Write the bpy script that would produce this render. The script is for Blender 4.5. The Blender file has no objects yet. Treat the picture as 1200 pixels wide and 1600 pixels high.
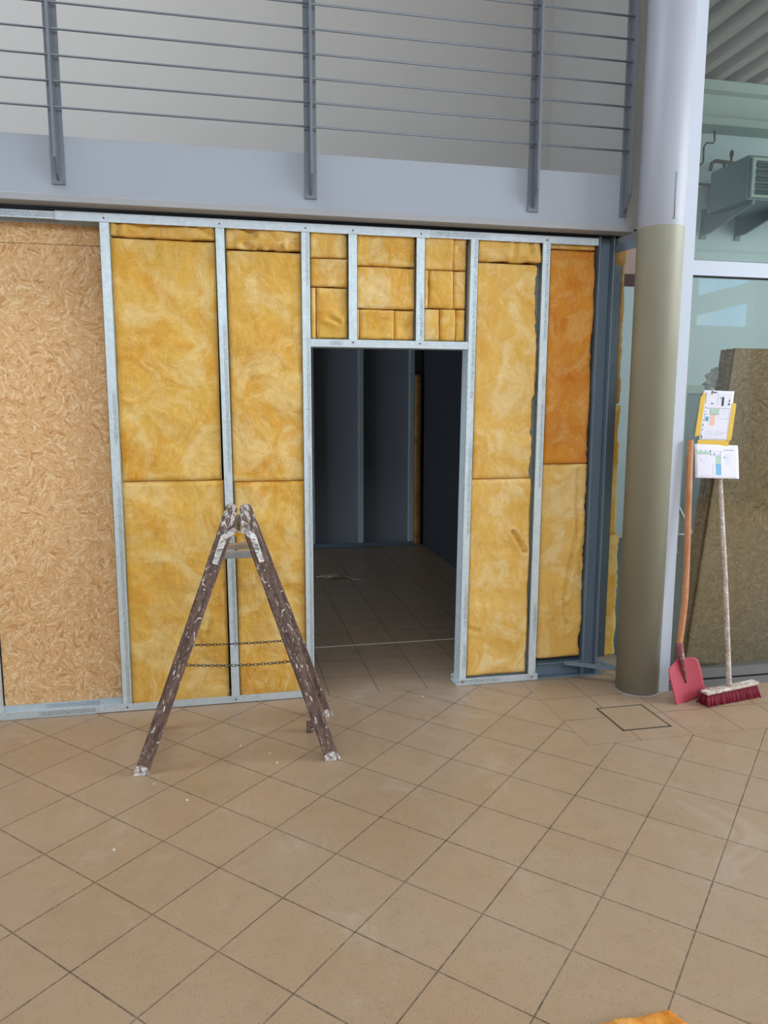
import bpy, bmesh, math, random
from mathutils import Vector, Matrix, noise
random.seed(7)
S = bpy.context.scene
C = S.collection
PI = math.pi

# ------------------------------------------------------------------ camera
cd = bpy.data.cameras.new('camera'); cam = bpy.data.objects.new('camera', cd); C.objects.link(cam)
cd.sensor_fit = 'VERTICAL'; cd.sensor_height = 32.0; cd.lens = 1165.737 * 32.0 / 1600.0
cd.clip_start = 0.05; cd.clip_end = 200
Rv = Vector((0.9791, -0.2036, 0.0023)).normalized()
Fv = Vector((0.2018, 0.9690, -0.1425)).normalized()
Rv = (Rv - Fv * Rv.dot(Fv)).normalized(); Uv = Rv.cross(Fv)
m = Matrix((Rv, Uv, -Fv)).transposed().to_4x4(); m.translation = Vector((0, -4.06358, 1.65394))
cam.matrix_world = m
S.camera = cam

# ------------------------------------------------------------------ colour management, world, lights
S.view_settings.view_transform = 'Standard'; S.view_settings.look = 'None'
S.view_settings.gamma = 1.0; S.view_settings.use_curve_mapping = False
S.view_settings.exposure = 0.12
try:
    S.cycles.use_denoising = True
    S.cycles.max_bounces = 8; S.cycles.diffuse_bounces = 4; S.cycles.transparent_max_bounces = 12
    S.cycles.sample_clamp_indirect = 6.0
except Exception: pass
W = bpy.data.worlds.new('sky'); S.world = W; W.use_nodes = True
wn = W.node_tree; wn.nodes.clear()
wo = wn.nodes.new('ShaderNodeOutputWorld'); wb = wn.nodes.new('ShaderNodeBackground')
wt = wn.nodes.new('ShaderNodeTexCoord'); wz = wn.nodes.new('ShaderNodeTexNoise'); wr = wn.nodes.new('ShaderNodeValToRGB')
wz.inputs['Scale'].default_value = 5; wz.inputs['Detail'].default_value = 5
wr.color_ramp.elements[0].position = .42; wr.color_ramp.elements[0].color = (.30, .55, .90, 1)
wr.color_ramp.elements[1].position = .6; wr.color_ramp.elements[1].color = (.9, .95, 1, 1)
wn.links.new(wt.outputs['Generated'], wz.inputs['Vector']); wn.links.new(wz.outputs['Fac'], wr.inputs['Fac'])
wn.links.new(wr.outputs['Color'], wb.inputs['Color']); wn.links.new(wb.outputs[0], wo.inputs[0])
wb.inputs['Strength'].default_value = 3.2

def area(name, loc, target, sx, sy, power, col):
    l = bpy.data.lights.new(name, 'AREA'); l.shape = 'RECTANGLE'; l.size = sx; l.size_y = sy
    l.energy = power; l.color = col
    o = bpy.data.objects.new(name, l); C.objects.link(o); o.location = loc
    o.rotation_euler = (Vector(target) - Vector(loc)).to_track_quat('-Z', 'Y').to_euler()
    return o
# daylight: high window band behind the camera, big window in the hall's right wall, rooflight; unseen fill lamp added to keep the side room lit
area('window_daylight', (-.4, -7.75, 4.35), (-.4, 0, 2.2), 8.0, 1.5, 100, (1.0, .99, .97))
area('side_window_daylight', (8.85, -4.1, 3.3), (0, -4.1, 2.6), 5.0, 4.2, 400, (.97, .985, 1.0))
area('rooflight_daylight', (-2.2, -1.15, 5.8), (-2.2, -1.15, 0), 4.4, 1.5, 72, (1.0, .99, .97))
area('side_room_fill', (8.6, 1.9, 3.0), (4.5, 3.2, 2.4), 3.4, 4.4, 150, (1.0, 1.0, .98))

# ------------------------------------------------------------------ node helpers
class N:
    def __init__(s, name):
        s.m = bpy.data.materials.new(name); s.m.use_nodes = True; s.t = s.m.node_tree; s.t.nodes.clear()
        s.out = s.t.nodes.new('ShaderNodeOutputMaterial')
    def n(s, typ, **kw):
        x = s.t.nodes.new('ShaderNode' + typ)
        for k, v in kw.items():
            if hasattr(x, k) and not k[0].isupper(): setattr(x, k, v)
            else: s.put(x.inputs[k.replace('_', ' ')], v)
        return x
    def put(s, sock, v):
        if isinstance(v, bpy.types.NodeSocket): s.t.links.new(v, sock)
        elif isinstance(v, bpy.types.Node): s.t.links.new(v.outputs[0], sock)
        else:
            if sock.type == 'RGBA' and len(v) == 3: v = (*v, 1)
            sock.default_value = v
    def math(s, op, a, b=0.0, c=0.0, clamp=False):
        x = s.t.nodes.new('ShaderNodeMath'); x.operation = op; x.use_clamp = clamp
        s.put(x.inputs[0], a); s.put(x.inputs[1], b); s.put(x.inputs[2], c); return x.outputs[0]
    def mix(s, f, a, b, mode='MIX'):
        x = s.t.nodes.new('ShaderNodeMix'); x.data_type = 'RGBA'; x.blend_type = mode
        s.put(x.inputs[0], f); s.put(x.inputs[6], a); s.put(x.inputs[7], b); return x.outputs[2]
    def coord(s, kind='Object', scale=(1, 1, 1), rot=(0, 0, 0), loc=(0, 0, 0), rnd=False):
        tc = s.t.nodes.new('ShaderNodeTexCoord'); v = tc.outputs[kind]
        if rnd:
            oi = s.t.nodes.new('ShaderNodeObjectInfo'); a = s.t.nodes.new('ShaderNodeVectorMath'); a.operation = 'ADD'
            cb = s.t.nodes.new('ShaderNodeCombineXYZ'); k = s.math('MULTIPLY', oi.outputs['Random'], 37.0)
            for i in range(3): s.put(cb.inputs[i], k)
            s.put(a.inputs[0], v); s.put(a.inputs[1], cb); v = a.outputs[0]
        mp = s.t.nodes.new('ShaderNodeMapping'); s.put(mp.inputs[0], v)
        mp.inputs['Location'].default_value = loc; mp.inputs['Rotation'].default_value = rot; mp.inputs['Scale'].default_value = scale
        return mp.outputs[0]
    def noise(s, v, scale, detail=4, rough=.55, dist=0.0, out='Fac'):
        x = s.t.nodes.new('ShaderNodeTexNoise'); s.put(x.inputs['Vector'], v)
        x.inputs['Scale'].default_value = scale; x.inputs['Detail'].default_value = detail
        x.inputs['Roughness'].default_value = rough; x.inputs['Distortion'].default_value = dist
        return x.outputs[out]
    def vor(s, v, scale, feature='F1', out='Distance', rnd=1.0):
        x = s.t.nodes.new('ShaderNodeTexVoronoi'); x.feature = feature; s.put(x.inputs['Vector'], v)
        x.inputs['Scale'].default_value = scale; x.inputs['Randomness'].default_value = rnd
        return x.outputs[out]
    def ramp(s, f, stops, interp='LINEAR'):
        x = s.t.nodes.new('ShaderNodeValToRGB'); r = x.color_ramp; r.interpolation = interp
        while len(r.elements) < len(stops): r.elements.new(.5)
        for e, (p, c) in zip(r.elements, stops):
            e.position = p; e.color = (*c, 1) if not isinstance(c, (int, float)) else (c, c, c, 1)
        s.put(x.inputs[0], f); return x.outputs[0]
    def step(s, f, a, b): return s.ramp(f, [(a, 0.0), (b, 1.0)])
    def bsdf(s, col, rough=.6, metal=0.0, bump=None, bs=.3, bd=.002, **kw):
        b = s.t.nodes.new('ShaderNodeBsdfPrincipled')
        s.put(b.inputs['Base Color'], col); s.put(b.inputs['Roughness'], rough); s.put(b.inputs['Metallic'], metal)
        for k, v in kw.items(): s.put(b.inputs[k.replace('_', ' ')], v)
        if bump is not None:
            bp = s.t.nodes.new('ShaderNodeBump'); bp.inputs['Strength'].default_value = bs; bp.inputs['Distance'].default_value = bd
            s.put(bp.inputs['Height'], bump); s.put(b.inputs['Normal'], bp.outputs[0])
        s.t.links.new(b.outputs[0], s.out.inputs[0]); return s.m
def sc(r, g, b):
    f = lambda c: (c / 255 / 12.92) if c <= 10 else ((c / 255 + .055) / 1.055) ** 2.4
    return (f(r), f(g), f(b))
def paint(name, col, rough=.5, metal=0.0, var=.06, scale=3.0, bs=.05):
    n = N(name); v = n.coord()
    f = n.noise(v, scale, 5); c = n.mix(f, tuple(x * (1 - var * 2) for x in col), tuple(min(1, x * (1 + var * 2)) for x in col))
    return n.bsdf(c, rough, metal, n.noise(v, 140, 2), bs, .0006)

# ------------------------------------------------------------------ materials
def wool_mat(name, base, deep, pale, hue=0.5):
    n = N(name); v = n.coord(rnd=True)
    w = n.noise(v, 2.6, 3, .5, 0, 'Color')
    a = n.t.nodes.new('ShaderNodeVectorMath'); a.operation = 'MULTIPLY_ADD'
    n.put(a.inputs[0], w); a.inputs[1].default_value = (.34, .34, .34); n.put(a.inputs[2], v); wv = a.outputs[0]
    big = n.noise(wv, 4.2, 4, .6, .6)
    c = n.mix(n.step(big, .44, .68), base, deep)
    pal = n.noise(wv, 4.5, 6, .68, .9)
    c = n.mix(n.math('MULTIPLY', n.step(pal, .48, .62), .8), c, pale)
    # long swirling fibres
    mp = n.t.nodes.new('ShaderNodeMapping'); n.put(mp.inputs[0], wv); mp.inputs['Scale'].default_value = (22, 22, 6)
    mp.inputs['Rotation'].default_value = (0, .5, 0)
    fib = n.noise(mp.outputs[0], 1.0, 7, .8, .9)
    mp2 = n.t.nodes.new('ShaderNodeMapping'); n.put(mp2.inputs[0], wv); mp2.inputs['Scale'].default_value = (7, 26, 24)
    mp2.inputs['Rotation'].default_value = (0, -.7, 0)
    fib2 = n.noise(mp2.outputs[0], 1.0, 7, .78, .8)
    c = n.mix(n.math('MULTIPLY', n.step(fib, .46, .66), .45), c, pale)
    c = n.mix(n.math('MULTIPLY', n.step(fib2, .50, .70), .42), c, deep)
    fine = n.noise(v, 150, 4, .75, .8)
    c = n.mix(n.math('MULTIPLY', n.step(fine, .5, .72), .30), c, pale)
    med = n.noise(wv, 34, 4, .7, 1.2)
    c = n.mix(n.math('MULTIPLY', n.step(med, .52, .70), .30), c, deep)
    h = n.math('ADD', n.math('MULTIPLY', big, 1.6), n.math('ADD', n.math('MULTIPLY', fib, .9), n.math('MULTIPLY', fine, .25)))
    return n.bsdf(c, .85, 0, h, .55, .012)
M = {}
M['wool'] = wool_mat('mineral_wool_yellow', sc(232, 180, 74), sc(222, 154, 34), sc(243, 212, 140))
M['wool_pale'] = wool_mat('mineral_wool_pale', sc(236, 186, 88), sc(228, 166, 54), sc(246, 217, 154))
M['wool_orange'] = wool_mat('mineral_wool_orange', sc(226, 146, 36), sc(214, 116, 8), sc(232, 176, 100))
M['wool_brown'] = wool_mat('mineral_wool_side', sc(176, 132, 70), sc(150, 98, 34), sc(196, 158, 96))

def osb_mat(name, base, dark, light, brown):
    n = N(name); v = n.coord(rnd=True)
    cols = None; dens = None
    def layer(cs, ang_off, sx, sz, seed):
        a = n.t.nodes.new('ShaderNodeVectorMath'); a.operation = 'ADD'; n.put(a.inputs[0], v); a.inputs[1].default_value = (seed, seed * 1.3, seed * .7)
        w = n.noise(a.outputs[0], 9, 2, .5, 0, 'Color')
        b = n.t.nodes.new('ShaderNodeVectorMath'); b.operation = 'MULTIPLY_ADD'
        n.put(b.inputs[0], w); b.inputs[1].default_value = (.06, .0, .06); n.put(b.inputs[2], a.outputs[0])
        reg = n.t.nodes.new('ShaderNodeTexVoronoi'); n.put(reg.inputs['Vector'], b.outputs[0]); reg.inputs['Scale'].default_value = cs
        sp = n.t.nodes.new('ShaderNodeSeparateColor'); n.put(sp.inputs[0], reg.outputs['Color'])
        ang = n.math('ADD', n.math('MULTIPLY', sp.outputs[0], 3.1), ang_off)
        vr = n.t.nodes.new('ShaderNodeVectorRotate'); vr.rotation_type = 'Y_AXIS'; n.put(vr.inputs['Vector'], b.outputs[0]); n.put(vr.inputs['Angle'], ang)
        mp = n.t.nodes.new('ShaderNodeMapping'); n.put(mp.inputs[0], vr.outputs[0]); mp.inputs['Scale'].default_value = (sx, 0.0, sz)
        s2 = n.t.nodes.new('ShaderNodeTexVoronoi'); n.put(s2.inputs['Vector'], mp.outputs[0]); s2.inputs['Scale'].default_value = 1.0
        q = n.t.nodes.new('ShaderNodeSeparateColor'); n.put(q.inputs[0], s2.outputs['Color'])
        return q.outputs[0], q.outputs[1], s2.outputs['Distance'], sp.outputs[1], mp.outputs[0]
    f1, g1, d1, r1, p1 = layer(24, 0, 150, 30, 0)
    f2, g2, d2, r2, p2 = layer(17, 1.0, 100, 18, 3.1)
    pick = n.step(g2, .48, .52)
    f = n.mix(pick, f1, f2)
    c = n.ramp(f, [(0, dark), (.22, base), (.6, base), (.85, light), (1, light)])
    d = n.mix(pick, d1, d2)
    c = n.mix(n.math('MULTIPLY', n.step(d, .5, .95), .5), c, dark)
    gr = n.noise(p1, 2.2, 4, .7)
    c = n.mix(n.math('MULTIPLY', n.step(gr, .55, .8), .35), c, brown)
    vf = n.noise(v, 75, 5, .8, 2.2)
    c = n.mix(n.math('MULTIPLY', n.step(vf, .53, .64), .75), c, dark)
    sp = n.vor(v, 42); k = n.noise(v, 23, 3)
    c = n.mix(n.math('MULTIPLY', n.math('SUBTRACT', 1.0, n.step(sp, .06, .12)), n.step(k, .52, .6)), c, brown)
    return n.bsdf(c, .75, 0, n.math('ADD', f, vf), .25, .002)
M['osb'] = osb_mat('osb_light', sc(236, 188, 130), sc(204, 148, 92), sc(248, 216, 168), sc(118, 68, 34))
M['osb_old'] = osb_mat('osb_aged', sc(140, 112, 76), sc(112, 86, 54), sc(162, 136, 98), sc(74, 52, 32))

# floor tiles : diagonal field, straight field near the column and in the doorway
def floor_mat():
    n = N('floor_tiles'); tc = n.t.nodes.new('ShaderNodeTexCoord'); sp = n.t.nodes.new('ShaderNodeSeparateXYZ'); n.put(sp.inputs[0], tc.outputs['Object'])
    x, y = sp.outputs[0], sp.outputs[1]
    th = -0.7863; ct, st = math.cos(th), math.sin(th)
    dx = n.math('SUBTRACT', x, -0.2849); dy = n.math('SUBTRACT', y, -1.728)
    ua = n.math('DIVIDE', n.math('ADD', n.math('MULTIPLY', dx, ct), n.math('MULTIPLY', dy, st)), .3)
    ub = n.math('DIVIDE', n.math('ADD', n.math('MULTIPLY', dx, -st), n.math('MULTIPLY', dy, ct)), .3)
    sa = n.math('DIVIDE', n.math('SUBTRACT', x, 1.69), .29); sb = n.math('DIVIDE', n.math('SUBTRACT', y, -.878), .29)
    z1 = n.math('MULTIPLY', n.math('GREATER_THAN', x, 1.69), n.math('GREATER_THAN', y, -.878))
    z = n.math('MAXIMUM', z1, n.math('GREATER_THAN', y, -.008))
    def sel(a, b): return n.math('ADD', n.math('MULTIPLY', a, n.math('SUBTRACT', 1, z)), n.math('MULTIPLY', b, z))
    ta, tb = sel(ua, sa), sel(ub, sb)
    def dist(t):
        f = n.math('FRACT', t); return n.math('MINIMUM', f, n.math('SUBTRACT', 1, f))
    wob = n.math('MULTIPLY', n.math('SUBTRACT', n.noise(tc.outputs['Object'], 40, 3), .5), .004)
    d = n.math('ADD', n.math('MULTIPLY', n.math('MINIMUM', dist(ta), dist(tb)), .3), wob)
    gr = n.math('SUBTRACT', 1, n.step(d, .0018, .0036))
    cb = n.t.nodes.new('ShaderNodeCombineXYZ'); n.put(cb.inputs[0], n.math('FLOOR', ta)); n.put(cb.inputs[1], n.math('FLOOR', tb)); n.put(cb.inputs[2], z)
    wn_ = n.t.nodes.new('ShaderNodeTexWhiteNoise'); n.put(wn_.inputs['Vector'], cb.outputs[0])
    o = tc.outputs['Object']
    c = n.mix(wn_.outputs['Value'], sc(163, 135, 104), sc(170, 141, 110))
    c = n.mix(n.step(n.noise(o, 1.3, 4), .35, .7), c, sc(170, 146, 121))
    blot = n.noise(o, 9, 5, .6)
    c = n.mix(n.math('MULTIPLY', n.step(blot, .5, .8), .35), c, sc(146, 119, 90))
    fg = n.noise(o, 220, 2, .6)
    c = n.mix(n.math('MULTIPLY', n.step(fg, .5, .8), .35), c, sc(196, 178, 156))
    # dark clay specks
    v1 = n.vor(o, 105); m1 = n.step(n.noise(o, 24, 2), .38, .50)
    s1 = n.math('MULTIPLY', n.math('SUBTRACT', 1, n.step(v1, .15, .23)), m1)
    c = n.mix(n.math('MULTIPLY', s1, .55), c, sc(92, 72, 56))
    # dust and plaster haze
    dust = n.noise(o, 2.2, 6, .7, 1.0)
    c = n.mix(n.math('MULTIPLY', n.step(dust, .56, .8), .30), c, sc(205, 198, 188))
    gn = n.noise(o, 3.0, 3)
    gc = n.mix(n.step(gn, .38, .62), sc(66, 56, 48), sc(100, 86, 72))
    c = n.mix(gr, c, gc)
    rough = n.math('ADD', n.math('MULTIPLY', blot, .22), n.math('ADD', n.math('MULTIPLY', gr, .4), .30))
    h = n.math('SUBTRACT', n.math('MULTIPLY', fg, .06), n.math('ADD', gr, n.math('MULTIPLY', s1, .25)))
    return n.bsdf(c, rough, 0, h, .5, .0015)
M['floor'] = floor_mat()

def galv(name, col, marks=True, axis='Z', rough=.48, metal=.3):
    n = N(name); v = n.coord('Object'); vr = n.coord('Object', rnd=True)
    sp = n.vor(vr, 55, out='Color'); bw = n.t.nodes.new('ShaderNodeRGBToBW'); n.put(bw.inputs[0], sp)
    c = n.mix(bw.outputs[0], tuple(x * .92 for x in col), tuple(min(1, x * 1.08) for x in col))
    st = n.noise(n.coord('Object', scale=(1, 1, .06) if axis == 'Z' else (.06, 1, 1), rnd=True), 60, 3, .6)
    c = n.mix(n.math('MULTIPLY', n.step(st, .5, .75), .25), c, tuple(x * .75 for x in col))
    if marks:   # rows of printed marking along the flange
        s = n.t.nodes.new('ShaderNodeSeparateXYZ'); n.put(s.inputs[0], v)
        across, along = (s.outputs[0], s.outputs[2]) if axis == 'Z' else (s.outputs[2], s.outputs[0])
        band = n.math('LESS_THAN', n.math('ABSOLUTE', n.math('SUBTRACT', across, .008 if axis == 'Z' else 0.0)), .009 if axis == 'Z' else .012)
        mp = n.coord('Object', scale=(60, 1, 220) if axis == 'Z' else (220, 1, 60), rnd=True)
        ink = n.step(n.noise(mp, 3.0, 3, .8), .50, .54)
        seg = n.step(n.noise(n.coord('Object', scale=(.01, .01, 1) if axis == 'Z' else (1, .01, .01), rnd=True), 1.6, 3, .6), .46, .50)
        k = n.math('MULTIPLY', n.math('MULTIPLY', band, ink), n.math('MULTIPLY', seg, .75))
        c = n.mix(k, c, sc(70, 78, 86))
    return n.bsdf(c, rough, metal, st, .1, .0005)
M['stud'] = galv('galvanised_stud', sc(214, 226, 228), True, 'Z')
M['track'] = galv('galvanised_track', sc(206, 215, 218), True, 'X')
M['galv'] = galv('galvanised_plain', sc(205, 215, 220), False, 'X')
M['slot_stud'] = galv('slotted_dark_stud', sc(84, 92, 96), True, 'Z', .5, .3)
M['screw'] = paint('black_screw', sc(26, 26, 28), .5)
M['steel_blue'] = paint('steel_primer_blue_grey', sc(112, 128, 142), .5, 0, .04, 4)
M['rail_grey'] = paint('railing_grey', sc(112, 116, 122), .45, .1, .05, 5)
M['fascia'] = paint('fascia_grey', sc(158, 163, 170), .5, 0, .03, 1.5)
M['fascia_lip'] = paint('fascia_lip_grey', sc(160, 160, 160), .5, 0, .04, 3)
M['end_panel'] = paint('balcony_end_panel', sc(176, 170, 160), .6, 0, .04, 3)
M['plaster'] = paint('balcony_wall_plaster', sc(188, 184, 178), .85, 0, .02, .8, .1)
M['hall_wall'] = paint('hall_wall_paint', sc(186, 184, 180), .85, 0, .03, .7)
M['shade_board'] = paint('shade_darkened_board', sc(46, 47, 51), .85, 0, .03, 1)  # colour lowered to paint in the shade of the room behind the doorway
M['left_wall'] = paint('left_wall_paint', sc(128, 124, 118), .85, 0, .03, .7)
M['hall_ceiling'] = paint('hall_ceiling_paint', sc(190, 190, 188), .85, 0, .03, .7)
M['room_wall'] = paint('side_room_wall', sc(180, 199, 202), .8, 0, .03, 1.0)
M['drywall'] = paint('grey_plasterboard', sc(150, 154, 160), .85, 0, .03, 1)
M['dark'] = paint('shadow_gap_rubber', sc(22, 22, 24), .8)
M['white_frame'] = paint('white_aluminium', sc(198, 205, 215), .4, 0, .02, 2)
M['sill'] = paint('sill_grey', sc(112, 112, 108), .5, 0, .06, 4)
M['beam_green'] = paint('pale_green_beam', sc(150, 172, 162), .5, 0, .03, 2)
M['deck'] = paint('trapezoid_deck', sc(142, 134, 124), .55, .1, .05, 1)
M['heater'] = paint('heater_grey', sc(104, 122, 126), .45, .2, .04, 3)
M['pipe'] = paint('dark_pipe', sc(60, 56, 50), .5)
M['paper'] = paint('paper', sc(232, 230, 240), .8, 0, .01, 8)
M['ink'] = paint('printed_black', sc(56, 56, 66), .8)
M['ink_grey'] = paint('printed_grey', sc(168, 168, 184), .8)
M['ink_green'] = paint('printed_green', sc(178, 208, 186), .8)
M['ink_blue'] = paint('printed_blue', sc(120, 180, 216), .8)
M['ink_peach'] = paint('printed_peach', sc(236, 198, 180), .8)
M['ink_teal'] = paint('printed_teal', sc(98, 164, 186), .8)
M['tape'] = paint('yellow_tape', sc(226, 184, 50), .4, 0, .08, 30)
M['yellow'] = paint('yellow_strap', sc(224, 160, 20), .5)
M['bristle'] = paint('red_bristles', sc(132, 24, 48), .7, 0, .3, 60, .3)
M['film'] = paint('grey_film', sc(150, 150, 146), .4, 0, .15, 30)
M['cord'] = paint('pale_cable', sc(190, 176, 150), .6)
M['pink'] = paint('dusty_pink_paint', sc(172, 140, 130), .6)
M['maroon'] = paint('maroon_paint', sc(62, 14, 10), .6)
M['alu'] = paint('aluminium', sc(180, 188, 192), .35, .6)
M['crumb'] = paint('plaster_crumb', sc(226, 216, 198), .9)
M['chain'] = paint('chain_steel', sc(84, 82, 74), .45, .6)
M['hatch_frame'] = paint('hatch_frame_steel', sc(74, 70, 66), .5, .2)

def column_mat():
    n = N('column_paint'); tc = n.t.nodes.new('ShaderNodeTexCoord'); s = n.t.nodes.new('ShaderNodeSeparateXYZ'); n.put(s.inputs[0], tc.outputs['Object'])
    k = n.math('GREATER_THAN', s.outputs[2], 2.595)
    v = tc.outputs['Object']
    low = n.mix(n.noise(v, 5, 5), sc(150, 149, 130), sc(164, 163, 143))
    scr = n.noise(n.coord('Object', scale=(6, 6, 1.2)), 9, 5, .75, 1.5)
    low = n.mix(n.math('MULTIPLY', n.step(scr, .62, .72), .35), low, sc(112, 108, 90))
    up = n.mix(n.noise(v, 3, 4), sc(166, 168, 176), sc(176, 178, 186))
    return n.bsdf(n.mix(k, low, up), .52, .15, n.noise(v, 120, 2), .05, .0006)
M['column'] = column_mat()

def splash_wood(name, base, dark, splash, amt, scale=(1, 1, 1), axis=(10, 60, 60)):
    n = N(name); v = n.coord('Object', scale=(1, 1, 1))
    gr = n.noise(n.coord('Object', scale=axis), 1.0, 5, .7, .8)
    c = n.mix(n.step(gr, .38, .62), base, dark)
    gr2 = n.noise(n.coord('Object', scale=tuple(a * 2.2 for a in axis)), 1.0, 4, .7)
    c = n.mix(n.math('MULTIPLY', n.step(gr2, .56, .66), .6), c, tuple(min(1, x * 2.2) for x in base))
    v2 = n.coord('Object', scale=(20, 75, 75)); a = n.noise(v2, 1.0, 4, .6, 1.0)
    b = n.noise(v, 60, 4, .65, .6)
    big = n.noise(n.coord('Object', scale=(11, 26, 26)), 1.0, 5, .6, .8)
    if name.startswith('paint_splashed'):      # thicker crust of paint around the ladder's head
        s3 = n.t.nodes.new('ShaderNodeSeparateXYZ'); n.put(s3.inputs[0], v)
        hd = n.math('MULTIPLY', n.math('SMOOTH_MIN', n.math('MAXIMUM', n.math('MULTIPLY', n.math('SUBTRACT', s3.outputs[0], 1.08), 1.2), 0.0), .1, .01), 1.0)
        a = n.math('ADD', a, hd); big = n.math('ADD', big, n.math('MULTIPLY', hd, .9))
    k = n.math('MAXIMUM', n.step(big, amt + .04, amt + .06), n.math('MAXIMUM', n.step(a, amt + .01, amt + .04), n.step(b, amt + .05, amt + .07)))
    c = n.mix(k, c, splash)
    return n.bsdf(c, n.math('ADD', .6, n.math('MULTIPLY', k, .2)), 0, n.math('ADD', gr, k), .5, .002)
M['ladder'] = splash_wood('paint_splashed_brown_wood', sc(124, 98, 86), sc(72, 56, 48), sc(224, 218, 212), .625)
M['hinge'] = splash_wood('paint_crusted_hinge', sc(196, 190, 184), sc(120, 112, 106), sc(232, 230, 226), .5)
M['foot'] = splash_wood('white_painted_foot', sc(150, 132, 120), sc(110, 92, 80), sc(228, 222, 216), .5)
M['board'] = paint('dusty_step_wood', sc(160, 140, 118), .7, 0, .12, 20)
M['handle_wood'] = splash_wood('orange_handle_wood', sc(202, 142, 98), sc(178, 112, 68), sc(214, 176, 140), .70, axis=(60, 60, 5))
M['broom_wood'] = splash_wood('whitewashed_handle', sc(200, 186, 172), sc(164, 134, 114), sc(224, 214, 204), .55, axis=(60, 60, 8))
M['shovel_red'] = paint('faded_red_steel', sc(180, 68, 80), .55, .05, .10, 9)
M['socket'] = splash_wood('worn_red_socket', sc(150, 40, 52), sc(116, 92, 88), sc(170, 150, 150), .58)

def glass_mat(name, tint):
    n = N(name); t = n.n('BsdfTransparent', Color=tint); g = n.n('BsdfGlossy', Color=(1, 1, 1), Roughness=0.004)
    lw = n.t.nodes.new('ShaderNodeLayerWeight'); lw.inputs['Blend'].default_value = .5
    f = n.math('ADD', n.math('MULTIPLY', n.math('POWER', lw.outputs['Facing'], 5.0), .96), .045); mx = n.t.nodes.new('ShaderNodeMixShader')
    n.put(mx.inputs[0], f); n.t.links.new(t.outputs[0], mx.inputs[1]); n.t.links.new(g.outputs[0], mx.inputs[2])
    n.t.links.new(mx.outputs[0], n.out.inputs[0]); return n.m
M['glass'] = glass_mat('tinted_glass', (.91, .945, .925))

# ------------------------------------------------------------------ mesh helpers
def bx(bm, x0, x1, y0, y1, z0, z1, mi=0, mat=None):
    vs = [Vector((x, y, z)) for x in (x0, x1) for y in (y0, y1) for z in (z0, z1)]
    if mat: vs = [mat @ v for v in vs]
    v = [bm.verts.new(p) for p in vs]
    for f in ((0, 1, 3, 2), (4, 6, 7, 5), (0, 4, 5, 1), (2, 3, 7, 6), (0, 2, 6, 4), (1, 5, 7, 3)):
        fc = bm.faces.new([v[i] for i in f]); fc.material_index = mi
def tube(bm, pts, r, seg=10, cap=True, mi=0):
    pts = [Vector(p) for p in pts]; rs = r if isinstance(r, (list, tuple)) else [r] * len(pts)
    rings = []; up = None
    for i, p in enumerate(pts):
        d = (pts[min(i + 1, len(pts) - 1)] - pts[max(i - 1, 0)]).normalized()
        if up is None:
            up = Vector((0, 0, 1)) if abs(d.z) < .9 else Vector((1, 0, 0))
        a = d.cross(up).normalized(); up = a.cross(d).normalized()
        rings.append([bm.verts.new(p + (a * math.cos(2 * PI * k / seg) + up * math.sin(2 * PI * k / seg)) * rs[i]) for k in range(seg)])
    for i in range(len(rings) - 1):
        for k in range(seg):
            f = bm.faces.new((rings[i][k], rings[i][(k + 1) % seg], rings[i + 1][(k + 1) % seg], rings[i + 1][k])); f.material_index = mi; f.smooth = True
    if cap:
        for rg in (rings[0], rings[-1]):
            try: f = bm.faces.new(rg); f.material_index = mi
            except ValueError: pass
def prism(bm, poly, d, origin, ax, ay, mi=0):
    """poly (a,b) in the plane ax,ay, extruded by vector d"""
    o = Vector(origin); ax = Vector(ax); ay = Vector(ay); d = Vector(d)
    a = [bm.verts.new(o + ax * p[0] + ay * p[1]) for p in poly]; b = [bm.verts.new(o + ax * p[0] + ay * p[1] + d) for p in poly]
    f = bm.faces.new(a); f.material_index = mi; f = bm.faces.new(b[::-1]); f.material_index = mi
    for i in range(len(poly)):
        j = (i + 1) % len(poly); f = bm.faces.new((a[i], b[i], b[j], a[j])); f.material_index = mi
def obj(name, bm, mats, parent=None, loc=None, bevel=0, smooth=False, rot=None):
    """link bm as ONE mesh object; world-space geometry is moved so its origin sits at loc"""
    bmesh.ops.recalc_face_normals(bm, faces=bm.faces)
    me = bpy.data.meshes.new(name)
    if smooth:
        for f in bm.faces: f.smooth = True
    if loc is not None and parent is None:
        bmesh.ops.translate(bm, verts=bm.verts, vec=-Vector(loc))
    bm.to_mesh(me); bm.free()
    for mt in (mats if isinstance(mats, (list, tuple)) else [mats]): me.materials.append(mt)
    o = bpy.data.objects.new(name, me); C.objects.link(o)
    if loc is not None and parent is None: o.location = loc
    if rot: o.rotation_euler = rot
    if parent: o.parent = parent; o.matrix_parent_inverse = Matrix.Translation(-Vector(parent.location))
    if bevel:
        b = o.modifiers.new('bevel', 'BEVEL'); b.width = bevel; b.segments = 2; b.limit_method = 'ANGLE'
    return o
def thing(name, label, cat, loc=(0, 0, 0), group=None):
    o = bpy.data.objects.new(name, None); C.objects.link(o); o.location = loc; o.empty_display_size = .1
    return tag(o, label, cat, group)
def tag(o, label, cat, group=None, kind=None):
    o['label'] = label; o['category'] = cat
    if group: o['group'] = group
    if kind: o['kind'] = kind
    return o
def struct(name, bm, mat, **k):
    o = obj(name, bm, mat, **k); o['kind'] = 'structure'; return o
def box_obj(name, b, mat, parent=None, **k):
    bm = bmesh.new(); bx(bm, *b); return obj(name, bm, mat, parent, **k)
def sbox(name, b, mat, **k):
    o = box_obj(name, b, mat, **k); o['kind'] = 'structure'; return o

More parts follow.
